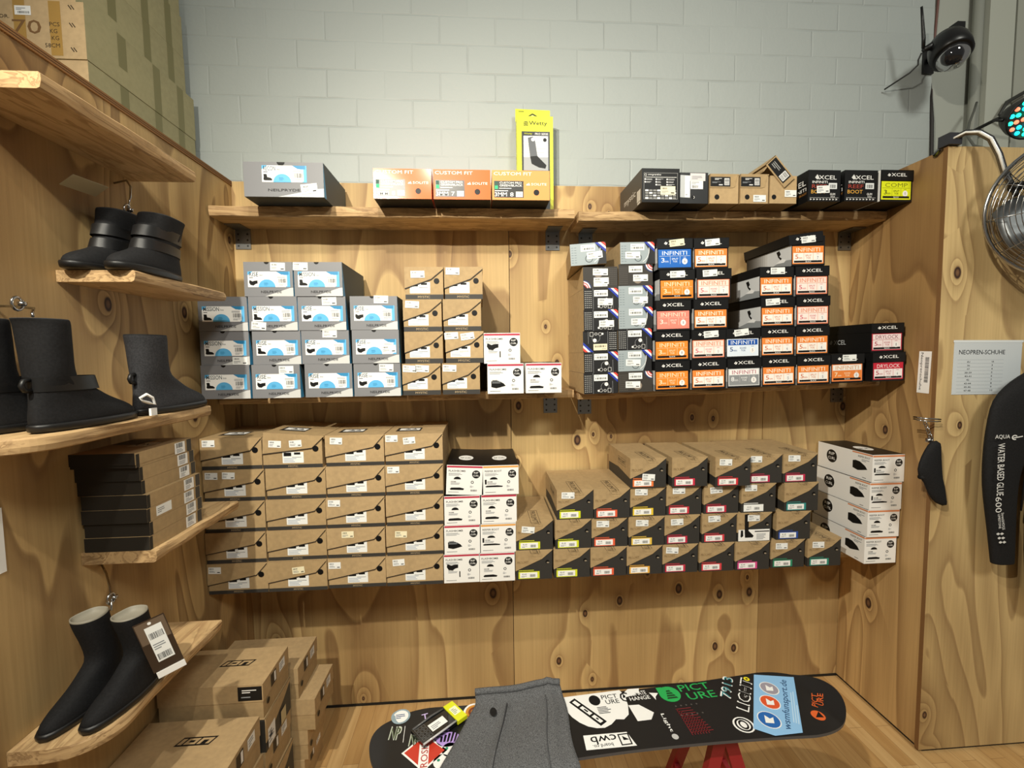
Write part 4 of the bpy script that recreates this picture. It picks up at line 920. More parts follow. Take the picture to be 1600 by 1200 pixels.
# ------------------------------------------------------------------ floor stacks, bottom left
def floor_box(x, y, z, w, d, h, label, style=0, logo=False, yaw=0.0):
    e = empty('carton', (x, y, z), (0, 0, yaw))
    if style == 0:
        MB().box(-w/2+.002, w/2-.002, -d/2+.002, d/2-.002, 0, h*.55, KRAFT).build('box_body', e)
        MB().box(-w/2, w/2, -d/2, d/2, h*.50, h, KRAFT2).build('lid', e, bevel=.0015)
    else:
        MB().box(-w/2+.002, w/2-.002, -d/2+.002, d/2-.002, 0, h-.002, flat('3a3833')).build('box_body', e)
        MB().prism([(-d/2, h*.3), (d/2*.4, h*.7), (d/2, h*.95), (d/2, h), (-d/2, h)], w/2-.002, w/2+.001, KRAFT2, 'x').box(-w/2, w/2, -d/2, d/2, h-.003, h, KRAFT2).build('lid', e)
    P = Print((w/2+.001, -d/2, 0), (0,1,0), (0,0,1)); P.disc(d*.16, h*.34, h*.085, BLACK, 0); P.build('finger_hole', e)
    P = Print((w/2+.001, -d/2, 0), (0,1,0), (0,0,1))
    if style == 0:
        P.rect(d*.28, h*.56, d*.20, h*.36, flat('332a20'), 0); P.rect(d*.40, h*.60, d*.06, h*.28, LABEL, 1); P.rect(d*.60, h*.62, d*.22, h*.28, STICK, 0); P.lines(d*.63, h*.66, d*.15, h*.2, 3, GINK, 1)
    else: P.rect(d*.06, h*.06, d*.26, h*.55, STICK, 0); P.lines(d*.08, h*.12, d*.2, h*.4, 4, GINK, 1); P.rect(d*.55, h*.05, d*.2, h*.4, flat('c9b98f'), 0)
    P.build('size_label', e)
    if logo:
        def ion(P, x, y, w, h):   # three letter word inside a slanted frame
            q = lambda a, b: (x+a*w+b*h*.45, y+b*h); m = BLK2
            P.poly([q(0, 0), q(1, 0), q(1, 1), q(0, 1)], m, 0)
            P.poly([q(.05, .16), q(.17, .16), q(.17, .84), q(.05, .84)], KRAFT2, 1)
            P.poly([q(.22, .16), q(.55, .16), q(.55, .84), q(.22, .84)], KRAFT2, 1); P.poly([q(.31, .38), q(.46, .38), q(.46, .62), q(.31, .62)], m, 2)
            P.poly([q(.60, .16), q(.95, .16), q(.95, .84), q(.60, .84)], KRAFT2, 1); P.poly([q(.70, .16), q(.85, .16), q(.85, .60), q(.70, .60)], m, 2)
        P = Print((-w/2, -d/2, h), (1,0,0), (0,1,0)); ion(P, w*(.42 if logo == 1 else .40), d*.50, w*.30, d*.16); P.build('top_logo', e)
        P = Print((-w/2, -d/2, 0), (1,0,0), (0,0,1)); P.rect(w*.76, h*.55, w*.23, h*.40, BLK2, 0); P.lines(w*.80, h*.76, w*.15, h*.12, 2, WHITE, 1); P.lines(w*.79, h*.62, w*.17, h*.07, 1, GINK, 1); P.build('front_label', e) if logo == 1 else None
    return tag(e, label, 'box', 'kraft boxes stacked on the floor')
hA = .1225
jA = (.0, .004, -.003, .003, .0)
NM5 = ('bottom', 'second from bottom', 'middle', 'second from top', 'top')
for i in range(5):
    floor_box(-.922+jA[i], -.545, .0006+i*(hA+.0004), .340, .198, hA, 'kraft box in the floor stack with the printed black front label, %s' % NM5[i] if i < 4 else 'kraft box with slanted frame logo and black front label, top of floor stack', 1 if i in (1, 3) else 0, 1 if i == 4 else 0)
for i in range(4):
    floor_box(-.924+jA[i+1]*1.5, -.775, .0006+i*(.1315+.0004), .345, .200, .1315, 'kraft box with slanted frame logo in nearest floor stack, %s' % ('bottom', 'second', 'third', 'topmost')[i], 1 if i in (0,) else 0, 2 if i == 3 else 0)
for i in range(4):
    floor_box(-.900+(.010, .025, .062, .0)[i], -.322, .0006+i*(.1260+.0004), .340, .200, .1260, 'kraft box in the farthest floor stack near the back wall, %s' % ('bottom', 'second', 'third', 'topmost')[i], 0, 0, (0, .01, -.02, .0)[i])

# ------------------------------------------------------------------ big cartons above the left partition
def carton(x1, y0, y1, z0, z1, w, label, text=False):
    e = empty('shipping_carton', (x1-w/2, (y0+y1)/2, z0)); d = y1-y0; h = z1-z0
    MB().box(-w/2, w/2, -d/2, d/2, 0, h, KRAFTG, front=KRAFTF, bottom=KRAFTG).build('carton_body', e, bevel=.003)
    P = Print((w/2, -d/2, 0), (0,1,0), (0,0,1)); T = flat('8f8559', .35)
    for q in (.24, .55, .80):
        P = Print((w/2, -d/2, 0), (0,1,0), (0,0,1)); P.rect(d*q, h*.35 if q < .5 else 0, d*.07, h*.65 if q < .5 else h, flat('827b4e', .3), 0); P.build('packing_tape', e)
    if text:
        P = Print((w/2-.30, -d/2, 0), (1,0,0), (0,0,1)); k = flat('3a2c1c')
        for s, yy, xx, ww in (('PCS', .56, .195, .030), ('KG', .44, .195, .022), ('KG', .32, .199, .022), ('58CM', .19, .178, .044)): P.text(s, xx, h*yy, ww, h*.072, k, 1)
        P.text('EM:', .02, h*.80, .028, h*.06, k, 1); P.text('DR.', .05, h*.68, .028, h*.06, k, 1); P.text('70', .085, h*.42, .085, h*.24, flat('7c5a34'), 1)
        P.rect(.095, h*.74, .048, h*.16, LABEL, 1); P.bars(.104, h*.765, .034, h*.04, INK, 2); P.lines(.10, h*.82, .03, h*.05, 2, GINK, 2)
        for yy in (.86, .55, .12):
            for q in (0, .008): P.rect(.262+q, h*yy, .003, h*.09, k, 1, rot=.6)
        P.rect(.195, h*.05, .035, h*.95, flat('b08a48', .3), 0); P.rect(.09, h*.0, .035, h*1.0, flat('b08a48', .3), 0); P.build('printed_front', e)
    return tag(e, label, 'carton', 'big shipping cartons above the left wall')
carton(-1.242, -.548, -.010, 2.4856, 2.668, .55, 'olive shipping carton partly hidden by the left wall top, lowest visible')
carton(-1.240, -.552, -.008, 2.6686, 2.842, .55, 'olive shipping carton printed PCS KG and handwritten number, above the lowest', True)
carton(-1.268, -.545, -.012, 2.8426, 3.010, .55, 'olive shipping carton set back on top of the printed one')
carton(-1.268, -.545, -.015, 3.0106, 3.180, .55, 'olive shipping carton at the very top of the left stack')
carton(-1.272, -.545, -.018, 3.1806, 3.350, .55, 'olive shipping carton cut off by the top of the photo')

# ------------------------------------------------------------------ boots
def boot(loc, rotz, L, H, W, label, lean=0.0, mat=NEO, straps=0, low=False, kind=0, topmat=None, roll=0.0, sf=.46):
    e = empty('wetsuit_boot', loc, (0, 0, rotz)); k = L/.27; n = 20
    prof = [(.000, .014, L-.020*k, .034), (.006, .004, L-.004*k, .041), (.018, .0, L, .044), (.032, .0, L-.005*k, .043), (.046, .001, L-.028*k, .040), (.060, .003, L*.76, .037), (.074, .005, L*max(.645, sf+.06), .036), (.090, .007, L*max(.56, sf+.03), .036), (.108, .009, L*(sf+.04), .036)]
    zs = .135
    while zs < H-.004: prof.append((zs, .010, L*sf, .038+.006*(zs-.12)/.12)); zs += .035
    prof.append((H, .004, L*sf, .043))
    hs = W/.088
    def ring(z, xb, xf, hw, s=1.0, dz=0.0):
        sh = lean*max(0, z-.09); xc = (xb+xf)/2+sh; a = (xf-xb)/2*s; out = []
        for i in range(n):
            t = 2*PI*i/n; c, sn = math.cos(t), math.sin(t)
            nar = 1-.22*max(0, -c)*(1 if z < .1 else .3)+.05*max(0, c)
            wob = .0018*math.sin(z*90+i*1.3)*(1 if z > .09 else .3)
            out.append(Vector((xc+a*math.copysign(abs(c)**.86, c), (hw*hs*s*nar)*math.copysign(abs(sn)**.86, sn)+wob, z+dz)))
        return out
    R = [ring(*p) for p in prof]; mb = MB(); mb.rings(R[1:], mat, True, False)
    top = prof[-1]; R2 = [R[-1], ring(*top, s=.93, dz=.0015), ring(*top, s=.86, dz=-.003), ring(*top, s=.76, dz=-.016)]
    mb.rings(R2, topmat or NEO2, False, True)
    me = mb.mesh('upper'); bm = bmesh.new(); bm.from_mesh(me); bmesh.ops.remove_doubles(bm, verts=bm.verts, dist=1e-5); bmesh.ops.recalc_face_normals(bm, faces=bm.faces); bm.to_mesh(me); bm.free()
    link('upper', me, e, 0, 1)
    S = [ring(-.0, .010, L-.012*k, .038), ring(.004, .0, L+.001, .0445), ring(.014, -.002, L+.003, .0465), ring(.019, -.0005, L+.0015, .0445)]
    MB().rings(S, RUB).build('sole', e)
    if straps:
        for zz, th in ((.105, .016),) if straps == 1 else ((.085, .014), (.125, .016)):
            q = [p for p in prof if p[0] <= zz][-1]
            A = ring(zz-th, q[1]-.0015, q[2]+.006, q[3]+.0018); B_ = ring(zz+th, q[1]-.0015, q[2]-.002, q[3]+.0018)
            MB().rings([A, B_], RUB, False, False).build('ankle_strap', e)
    if kind == 1:   # heel pull tab
        MB().tube([(.006, 0, .092), (-.008, 0, .094), (-.013, 0, .104), (-.008, 0, .114), (.006, 0, .116)], .005, RUB, 8).build('pull_tab', e)
    return tag(e, label, 'boot')
gb = 'black wetsuit boots on the left wall shelves'
o = boot((-.945, -.640, 1.9456), -PI/2, .262, .182, .088, 'low black wetsuit boot, front one of the pair on the second left shelf', -.25, straps=2, sf=.60); o['group'] = gb
o = boot((-1.048, -.648, 1.9456), -PI/2, .262, .190, .088, 'low black wetsuit boot, one nearer the wall on the second left shelf', -.15, straps=2, sf=.58); o['group'] = gb
o = boot((-.955, -1.125, 1.5536), PI/2, .270, .246, .094, 'tall black boot, nearer the room, on the shelf with a rounded end', -.06, straps=1, kind=1, sf=.335); o['group'] = gb
o = boot((-1.052, -1.150, 1.5536), PI/2, .270, .246, .090, 'tall black boot against the left wall on shelf with rounded end', -.08, straps=1, kind=1, sf=.335); o['group'] = gb
o = boot((-.948, -.848, 1.5536), PI/2, .292, .225, .088, 'dark grey boot standing alone at the far end of shelf with tall boots', -.06, mat=NEO2, kind=1, topmat=NEO, sf=.40); o['group'] = gb
o = boot((-.930, -.835, .8126), -PI/2-.15, .222, .226, .074, 'black boot with a hanging brown swing tag on the lowest left shelf', .30, sf=.38, topmat=flat('8f8a7c')); o['group'] = gb; tagged = o
o = boot((-1.019, -.848, .8126), -PI/2-.13, .222, .236, .072, 'black boot without tag, against the wall on the lowest left shelf', .30, sf=.38, kind=1, topmat=flat('8f8a7c')); o['group'] = gb
# swing tag on the tagged boot
e = empty('swing_tag', (-.872, -.955, 1.038), (.05, math.radians(-14), math.radians(30)))
MB().box(-.033, .033, -.0012, 0, -.150, 0, flat('3a2c22', .35)).build('tag_card', e)
P = Print((-.033, -.0012, -.150), (1,0,0), (0,0,1)); P.rect(.002, .085, .062, .062, flat('6b5a4a', .4), 0); P.rect(.018, .025, .036, .105, STICK, 1); P.bars(.021, .093, .03, .018, INK, 2); P.lines(.021, .06, .028, .02, 3, GINK, 2); P.bars(.021, .03, .03, .018, INK, 2, 7); P.disc(.032, .139, .004, WHITE, 1); P.build('tag_print', e)
MB().box(-.028, .034, -.004, -.002, -.168, -.150, WHITE).build('white_tag', e)
tag(e, 'brown swing tag with barcode hanging on the lower black boot', 'tag')
# white heel loop beside grey boot
e = empty('white_tag_loop', (-.905, -.885, 1.580)); MB().tube([(0, .0, .028), (.004, .016, .036), (.006, .034, .026), (.004, .045, .006), (.0, .03, .012), (-.002, .012, .018)], .004, WHITE, 6, True).build('loop', e); MB().box(-.002, .004, .030, .052, -.024, -.004, WHITE).build('paper_flag', e)
tag(e, 'small white tag with a loop between the tall boots and grey boot', 'tag')
# paper tag on low boots
e = empty('paper_tag', (-1.045, -.885, 2.170), (math.radians(62), 0, math.radians(80))); MB().box(-.005, .085, -.0008, 0, -.024, .024, flat('b7b29a')).build('tag_card', e); tag(e, 'pale paper tag leaning out of the low black boots', 'tag')
# security hooks and wires
def hook(pts, label, extra=None):
    e = empty('wire_hook', pts[0]); b = Vector(pts[0]); MB().tube([Vector(p)-b for p in pts], .0028, CHROME, 8).build('wire', e)
    if extra:
        c = Vector(extra)-b; MB().tube([c+Vector((0, .012*math.cos(t*PI/6), .014*math.sin(t*PI/6))) for t in range(12)], .003, CHROME, 6, True).build('clip_ring', e)
        MB().lathe([(.0, -.006), (.007, -.004), (.008, .004), (.0, .006)], CHROME, 10, Matrix.Translation(c+Vector((.004, .006, .0)))).build('clip_lock', e)
    return tag(e, label, 'hook', 'wire hooks holding the boots')
hook([(-1.103, -.66, 2.245), (-1.06, -.67, 2.25), (-1.035, -.69, 2.225), (-1.03, -.70, 2.19), (-1.03, -.715, 2.142)], 'bent wire hook above the low black boots', (-1.03, -.715, 2.150))
hook([(-1.103, -1.03, 1.835), (-1.04, -1.05, 1.832), (-.99, -1.06, 1.826), (-.975, -1.08, 1.815), (-.97, -1.085, 1.806)], 'chrome hook and clip above the tall black boots', (-.985, -1.10, 1.832))
hook([(-1.103, -.80, 1.120), (-1.06, -.84, 1.112), (-1.02, -.88, 1.090), (-.99, -.915, 1.068), (-.985, -.925, 1.050)], 'chrome hook and clip above the boots on the lowest shelf', (-.995, -.91, 1.075))
# paper at the left edge
e = empty('wall_notice', (WL, -1.10, 1.30)); MB().box(.0, .001, -.11, .05, -.075, .075, LABEL).build('paper', e); P = Print((.001, -.11, -.075), (0,1,0), (0,0,1)); P.bars(.12, .03, .014, .09, INK, 0, 3, 16, True); P.build('barcode', e); tag(e, 'white paper notice on the left wall at the left edge of photo', 'notice')

# ------------------------------------------------------------------ snowboard on trestles
BC = Vector((.4, -.80)); BZ = .556; BYAW = math.atan(.062)
e = empty('snowboard', (BC.x, BC.y, BZ), (0, 0, BYAW))
def brise(x): return .026*(max(0, abs(x)-.69)/.068)**1.4
def bhalf(x):      # half width along the board
    s = abs(x)/.755
    wst = .112+.022*min(1, (abs(x)/.58))**2
    if abs(x) > .55:
        q = (abs(x)-.55)/((.762 if x > 0 else .748)-.55); q = min(q, 1); return wst*math.sqrt(max(0, 1-q**2.7))
    return wst
N_ = 80; XA, XB = -.748, .762; xs_ = [XA+(XB-XA)*(.5-.5*math.cos(PI*i/N_)) for i in range(N_+1)]
def cyo(x): return -.018-.010*(x/.7 if x > 0 else x/.7*0)
DECK = flat('181819', .33)
top, bot = [], []
for x in xs_:
    hw = max(bhalf(x), .0005); zr_ = brise(x)
    top.append([Vector((x, cyo(x)+hw*s, zr_)) for s in (-1, -.5, 0, .5, 1)]); bot.append([Vector((x, cyo(x)+hw*s, zr_-.009)) for s in (-1, -.5, 0, .5, 1)])
mb = MB()
def grid(mb, G, m, flip=False):
    k = len(G[0]); vs = [v for g in G for v in g]; fs = []
    for i in range(len(G)-1):
        for j in range(k-1):
            f = (i*k+j, (i+1)*k+j, (i+1)*k+j+1, i*k+j+1); fs.append(f[::-1] if flip else f)
    mb.add(vs, fs, m, True)
grid(mb, top, DECK); grid(mb, bot, flat('3a3a3c', .4), True)
mb.build('deck', e)
mb = MB(); SE = flat('4a4a4d', .4)
for i in range(N_):
    for j in (0, 4):
        a = (top[i][j], top[i+1][j], bot[i+1][j], bot[i][j]); mb.add(a, [(0, 1, 2, 3)], SE, False)
mb.build('edge', e)
def SP(): return Print((0, 0, 0), (1,0,0), (0,1,0), lift=.0008, step=.0003)
W_ = flat('eeeeec', .4)
# round badge, angular marks, red diamond, purple and white stickers at the left end
P = SP(); P.l = 0
P.disc(-.672, .092, .030, flat('8fa3ad', .4), 0); P.disc(-.672, .092, .024, W_, 1); P.lines(-.688, .082, .032, .02, 3, flat('2c4a7a'), 2); P.build('round_badge', e)
P = SP()
for dx, dy in ((0, 0), (.062, -.030)):
    P.text('NP', -.700+dx, .006+dy, .034, .050, flat('c4cabc'), 0, True, rot=-.10); P.text('NP', -.697+dx, .010+dy, .027, .041, flat('4f5a3c'), 1, False, rot=-.10)
P.rect(-.655, -.008, .0015, .06, W_, 0); P.build('angular_logo', e)
P = SP(); D_ = [(-.655, -.045), (-.590, .012), (-.522, -.052), (-.590, -.112)]
P.poly(D_, W_, 0); c0 = Vector((-.589, -.049)); P.poly([tuple(c0+(Vector(q)-c0)*.88) for q in D_], flat('c23a28', .4), 1)
P.poly([(-.604, -.105), (-.576, -.105), (-.576, .005), (-.604, .005)], W_, 2); P.text('ROSIEB', -.578, -.100, .098, .020, flat('b03024'), 3, True, rot=PI/2); P.build('red_diamond_sticker', e)
P = SP(); P.disc(-.520, -.016, .036, flat('b496dc', .4), 0, ry=.026)
for i in range(5): P.poly([(-.545+.010*i, -.022-.002*i), (-.539+.010*i, -.024), (-.536+.012*i, -.004+.004*i), (-.543+.012*i, -.002+.004*i)], BLK2, 1)
P.build('purple_sticker', e)
P = SP()
for q in ((-.515, -.052), (-.538, -.088)):
    P.disc(q[0], q[1], .024, W_, 0); 
    for s in (-.009, .009): P.disc(q[0]+s, q[1]-s*.6, .0045, flat('2c8a6a'), 1, n=10)
P.build('spotted_sticker', e); P = SP(); P.text('T', -.602, .066, .02, .024, flat('c9b6e6'), 0, True, rot=.2); P.build('letter_sticker', e); P = SP(); P.disc(-.437, .076, .036, W_, 0); P.disc(-.437, .076, .029, flat('c7862c'), 1); P.ring(-.437, .076, .02, .008, flat('7a3a1c'), 2, 16); P.build('round_orange_sticker', e)
# white field with ION bar, PICTURE, CLIMATE, CHANGE
P = SP(); P.poly([(-.150, .094), (.060, .098), (.070, .070), (.064, .03), (.052, -.006), (.030, -.022), (.005, -.018), (-.015, -.034), (-.040, -.044), (-.065, -.042), (-.090, -.032), (-.112, -.014), (-.130, .010), (-.143, .040)], W_, 0)
P.poly([(.065, .03), (.10, .028), (.135, -.01), (.115, -.035), (.07, -.035)], W_, 0); P.poly([(.09, .098), (.13, .096), (.12, .074), (.06, .062), (.065, .08)], W_, 0); P.poly([(.155, .072), (.185, .066), (.17, .052), (.165, .038), (.16, .06)], W_, 0)
P.poly([(-.124, .070), (-.102, .084), (-.026, -.022), (-.050, -.036)], BLK2, 1)
for a, b, hol in ((.05, .24, 0), (.30, .62, 1), (.68, .95, 1)):
    A0 = Vector((-.121, .071)); B0 = Vector((-.048, -.032)); A1 = Vector((-.104, .081)); B1 = Vector((-.030, -.023))
    q = lambda t, s: tuple((A0+(B0-A0)*t)*(1-s)+(A1+(B1-A1)*t)*s)
    P.poly([q(a, .18), q(b, .18), q(b, .82), q(a, .82)], W_, 2)
    if hol: P.poly([q(a+.10, .36), q(b-.10, .36), q(b-.10, .64), q(a+.10, .64)], BLK2, 3)
P.disc(-.038, .066, .019, BLK2, 1, ry=.022); P.text('PICT', -.012, .066, .055, .018, BLK2, 1, True); P.text('URE', -.004, .044, .046, .018, BLK2, 1, True)
P.lines(-.04, .008, .065, .030, 5, BLK2, 1, 4)
P.text('C', .050, .044, .030, .042, BLK2, 1, True); P.text('CLIMATE', .085, .066, .06, .018, W_, 1, True); P.text('HANGE', .080, .046, .070, .016, W_, 1, True); P.build('white_sticker_group', e)
P = SP(); q = [(-.115, -.062), (.020, -.068), (.032, -.118), (-.120, -.112)]; P.poly(q, W_, 0)
P.text('cwb', -.018, -.070, .080, .028, BLK2, 1, True, rot=PI); P.text('board co.', -.035, -.098, .062, .012, BLK2, 1, True, rot=PI); P.frame(-.012, -.112, .034, .040, .004, BLK2, 1); P.poly([(.0, -.08), (.018, -.095), (.0, -.095)], BLK2, 2)
P.build('white_board_sticker', e)
# green PICTURE
GR = flat('27a653', .4); P = SP(); P.disc(.222, .056, .036, GR, 0, ry=.034); P.rect(.187, .055, .020, .034, GR, 1)
for i in range(4): P.poly([(.205+.003*i, .036+.010*i), (.243-.004*i, .036+.010*i), (.240-.004*i, .043+.010*i), (.208+.003*i, .043+.010*i)], flat('15401f'), 1)
P.text('PICT', .264, .060, .110, .030, GR, 0, True); P.text('URE', .276, .022, .100, .030, GR, 0, True); P.build('green_sticker', e)
P = SP(); P.text('Light', .150, -.018, .070, .014, W_, 0, True, rot=-PI/2); P.disc(.158, -.105, .010, flat('b8b8b8'), 0)
for i in range(5):
    for yy in (.004, -.033): P.disc(.217+.018*i, yy, .003, STEEL, 0, n=10)
MR = flat('6a2024', .5)
for i in range(10): P.rect(.210+.0006*i, -.010-.010*i, .052+.002*i, .0035, MR, 0)
for i in range(7): P.rect(.212+.009*i, -.108, .003, .10-.008*i, MR, 0)
P.build('binding_inserts', e)
# 7913 and LIGHT lettering
P = SP(); P.text('7913', .412, .004, .108, .034, W_, 0, True, rot=.92); P.text('7913', .412, .009, .102, .026, flat('2f7f86'), 1, False, rot=.92)
P.text('LIGHT', .436, -.054, .160, .038, W_, 0, True, rot=.886); P.text('LIGHT', .436, -.048, .152, .030, BLK2, 1, False, rot=.886)
P.disc(.388, -.095, .032, W_, 0, ry=.030); P.ring(.388, -.095, .026, .006, BLK2, 1); P.ring(.388, -.095, .014, .005, BLK2, 1, ry=.018); P.disc(.523, .083, .010, flat('e8d820'), 0); P.disc(.523, .083, .004, BLK2, 1, n=8); P.build('white_lettering', e)
# pale blue sheet
P = SP(); LB = flat('8cbce6', .3); P.poly([(.562, .098), (.692, .066), (.545, -.148), (.455, -.146), (.408, -.113)], LB, 2)
ex_ = Vector((.13, -.036)).normalized(); ang = math.atan2(.098+.13, .562-.43)
for (cx, cy), c, r_ in (((.570, .030), '9a94a0', .027), ((.530, -.026), 'd8562c', .028), ((.478, -.090), '2464b0', .031)):
    P.disc(cx, cy, r_+.003, W_, 3); P.disc(cx, cy, r_, flat(c, .35), 4)
    P.poly([(cx-r_*.6, cy-r_*.3), (cx-r_*.1, cy+r_*.6), (cx+r_*.15, cy+r_*.1), (cx+r_*.6, cy+r_*.2), (cx+r_*.2, cy-r_*.5)], W_, 5)
P.text('wsmfunsport.de', .521, -.140, .235, .026, flat('16406c'), 3, True, rot=.945); P.lines(.560, -.12, .16, .02, 3, flat('b8d6ee'), 3, rot=.945); P.build('blue_sheet', e)
OR = flat('d9622c', .4); P = SP(); P.text('PICT', .668, -.068, .062, .017, OR, 0, True, rot=.87); P.text('URE', .690, -.066, .050, .016, OR, 0, True, rot=.87); P.disc(.643, -.096, .020, OR, 0); P.poly([(.630, -.102), (.655, -.106), (.656, -.082)], BLK2, 1); P.build('orange_sticker', e)
for ch in e.children:
    if ch.name.split('.')[0] not in ('deck', 'edge'):
        for v in ch.data.vertices: v.co.z += brise(v.co.x)
tag(e, 'black snowboard covered in stickers, lying flat on trestles', 'snowboard')

def trestle(x, y, c, label, w=.095):
    e = empty('trestle', (x, y, 0)); m = flat(c, .5); H = BZ-.0115
    MB().box(-.022, .022, -w, w, H-.045, H-.001, m).build('top_bar', e, bevel=.002)
    for sx in (-1, 1):
        for sy in (-1, 1):
            a = Vector((.010*sx, sy*(w-.03), H-.03)); b = Vector((.16*sx, sy*(w+.02), .012)); t = (b-a).normalized(); u = Vector((0, 1, 0)); v = t.cross(u).normalized()
            q = [a+u*s*.013+v*r*.020 for s, r in ((-1, -1), (1, -1), (1, 1), (-1, 1))]+[b+u*s*.013+v*r*.020 for s, r in ((-1, -1), (1, -1), (1, 1), (-1, 1))]
            for p in q[4:]: p.z = .0
            MB().add(q, [(0, 1, 2, 3), (7, 6, 5, 4), (0, 4, 5, 1), (1, 5, 6, 2), (2, 6, 7, 3), (3, 7, 4, 0)], m).build('leg', e)
    for sx in (-1, 1): MB().box(.085*sx-.008, .085*sx+.008, -w, w, .25, .275, flat('d04a50', .5)).build('brace', e)
    return tag(e, label, 'trestle')
trestle(.745, -.775, '9a2226', 'red wooden trestle under the right half of the snowboard')
trestle(-.22, -.845, '1f1c1a', 'black trestle under the left part of the snowboard')

# grey garment draped over the board
def drape():
    e = empty('neoprene_garment', (BC.x, BC.y, BZ), (0, 0, BYAW)); n, m_ = 34, 40; G = []
    for i in range(n+1):
        s = i/n; row = []
        for j in range(m_+1):
            t = j/m_*.46   # distance forward from back edge
            yb = .118-.006*math.sin(s*6); fy = yb-min(t, .262)
            over = max(0, t-.262)
            xl = -.432-.52*max(0, t-.03); xr = -.143-.03*t+.006*math.sin(t*22)
            xl = max(xl, -.64)
            x = xl+(xr-xl)*s
            z = .0135+.0028*math.sin(s*9+t*11)+.0022*math.sin(t*30+s*3)
            ed = math.exp(-((t)/.018)**2); z += .014*ed
            z += .010*math.exp(-((s-.36-.12*t)/.035)**2)*min(1, t*14) + .006*math.exp(-((s-.86)/.03)**2)
            if over > 0:
                r = .03; a = min(over/r, PI/2); fy = (yb-.262)-r*math.sin(a); z2 = -r*(1-math.cos(a))-max(0, over-r*PI/2); z += z2; z = z if over < .0 else z
            row.append(Vector((x, fy, z)))
        G.append(row)
    mb = MB(); grid(mb, G, FELT); me = mb.mesh('cloth'); o = link('cloth', me, e)
    sm = o.modifiers.new('thickness', 'SOLIDIFY'); sm.thickness = .005; sm.offset = 1
    # rolled collar along the back and stitched seams
    MB().tube([G[k][0]+Vector((0, .004, .004)) for k in range(0, n+1)], .0105, FELT, 8).build('rolled_edge', e)
    MB().tube([G[int(n*.80)][k]+Vector((0, 0, .0058)) for k in range(3, 30)], .0012, flat('4d4f53', .9), 6).build('seam', e)
    MB().tube([G[int(n*.38)][k]+Vector((.02*k/30, 0, 0))+Vector((0, 0, .0062)) for k in range(4, 30)], .0016, flat('2f3034', .9), 6).build('seam', e)
    c = G[int(n*.26)][6]; P = Print(c+Vector((0, 0, .0065)), (1,0,0), (0,1,0)); P.disc(0, 0, .011, BLACK, 0, ry=.017); P.build('thumb_hole', e)
    return tag(e, 'grey marl neoprene garment draped over the snowboard', 'garment')
drape()
# blister pack
e = empty('blister_pack', (BC.x-.520*math.cos(BYAW)-.045*math.sin(BYAW)-.0, BC.y-.520*math.sin(BYAW)+.045, BZ+.0035), (math.radians(3), 0, BYAW+math.radians(42)))
e.location = (Matrix.Rotation(BYAW, 3, 'Z') @ Vector((-.535, .042, 0)))+Vector((BC.x, BC.y, BZ+.006)); e.rotation_euler = (0, 0, BYAW+math.radians(36))
MB().box(-.095, .030, -.036, .036, 0, .010, flat('151515', .18, coat=.5)).build('tray', e, bevel=.004)
MB().box(.026, .062, -.040, .040, .001, .013, flat('dce01c', .35)).build('yellow_header', e, bevel=.0015)
MB().tube([(-.095, -.034, .010), (-.02, -.036, .013), (.025, -.034, .012)], .003, flat('b8b8b8', .15), 6).tube([(-.09, .034, .010), (-.02, .036, .013), (.025, .034, .012)], .003, flat('5a5a5a', .15), 6).build('clear_rim', e)
P = Print((-.095, -.036, .0105), (1,0,0), (0,1,0)); P.rect(.045, .020, .055, .030, STICK, 0); P.lines(.050, .024, .035, .018, 3, GINK, 1)
for i in range(3):
    for j in range(4): P.frame(.006+.012*i, .010+.014*j, .010, .011, .001, flat('6a6a6a'), 0)
P.build('pack_label', e); P = Print((.026, -.040, .0135), (1,0,0), (0,1,0)); P.rect(.006, .024, .024, .034, flat('f2f2c8'), 0); P.lines(.009, .028, .017, .024, 4, GINK, 1); P.build('header_print', e)
tag(e, 'black blister pack with yellow header lying on the snowboard', 'package')

# ------------------------------------------------------------------ right side
FY = -.4615
e = empty('size_chart', (2.04, FY-.0006, 1.632), (0, 0, 0)); e.rotation_euler = (0, math.radians(.5), 0)
MB().box(-.148, .148, -.0012, 0, -.105, .105, flat('ccd2d6', .25)).build('paper', e)
P = Print((-.148, -.0012, -.105), (1,0,0), (0,0,1)); k = flat('23262c'); P.text('NEOPREN-SCHUHE', .022, .162, .200, .018, k, 0, True)
for i in range(10): P.rect(.018, .140-.0145*i, .20, .0006, flat('9aa2a8'), 0)
rows = (('EU', 'UK'), ('36', '3'), ('37', '4'), ('38-39', '5'), ('40-41', '6'), ('42', '7'), ('43-44', '8'), ('45-46', '9'), ('47-48', '10'))
for i, (a, b) in enumerate(rows): P.text(a, .066-.003*len(a), .1285-.0145*i, .006*len(a), .0065, k, 0, True); P.text(b, .166, .1295-.0145*i, .005*len(b)+.001, .0065, k, 0, True)
P.build('chart_print', e); MB().box(-.152, .152, -.0020, -.0014, .105, .114, flat('dfe4e6', .1)).build('sleeve_edge', e)
tag(e, 'white size chart headed NEOPREN-SCHUHE in plastic sleeve on the right panel', 'notice')
e = empty('barcode_label', (WR-.0008, -.395, 1.617)); e.rotation_euler = (math.radians(1.5), 0, 0)
MB().box(-.0008, 0, -.026, .026, -.087, .087, LABEL).build('paper', e)
P = Print((-.0008, .026, -.087), (0,-1,0), (0,0,1)); P.text('Neoprenschuhe', .006, .168, .156, .013, INK, 0, True, rot=-PI/2); P.bars(.028, .045, .016, .110, INK, 0, 6, 34, True); P.build('label_print', e)
tag(e, 'narrow white Neoprenschuhe barcode label near the right wall edge', 'label')

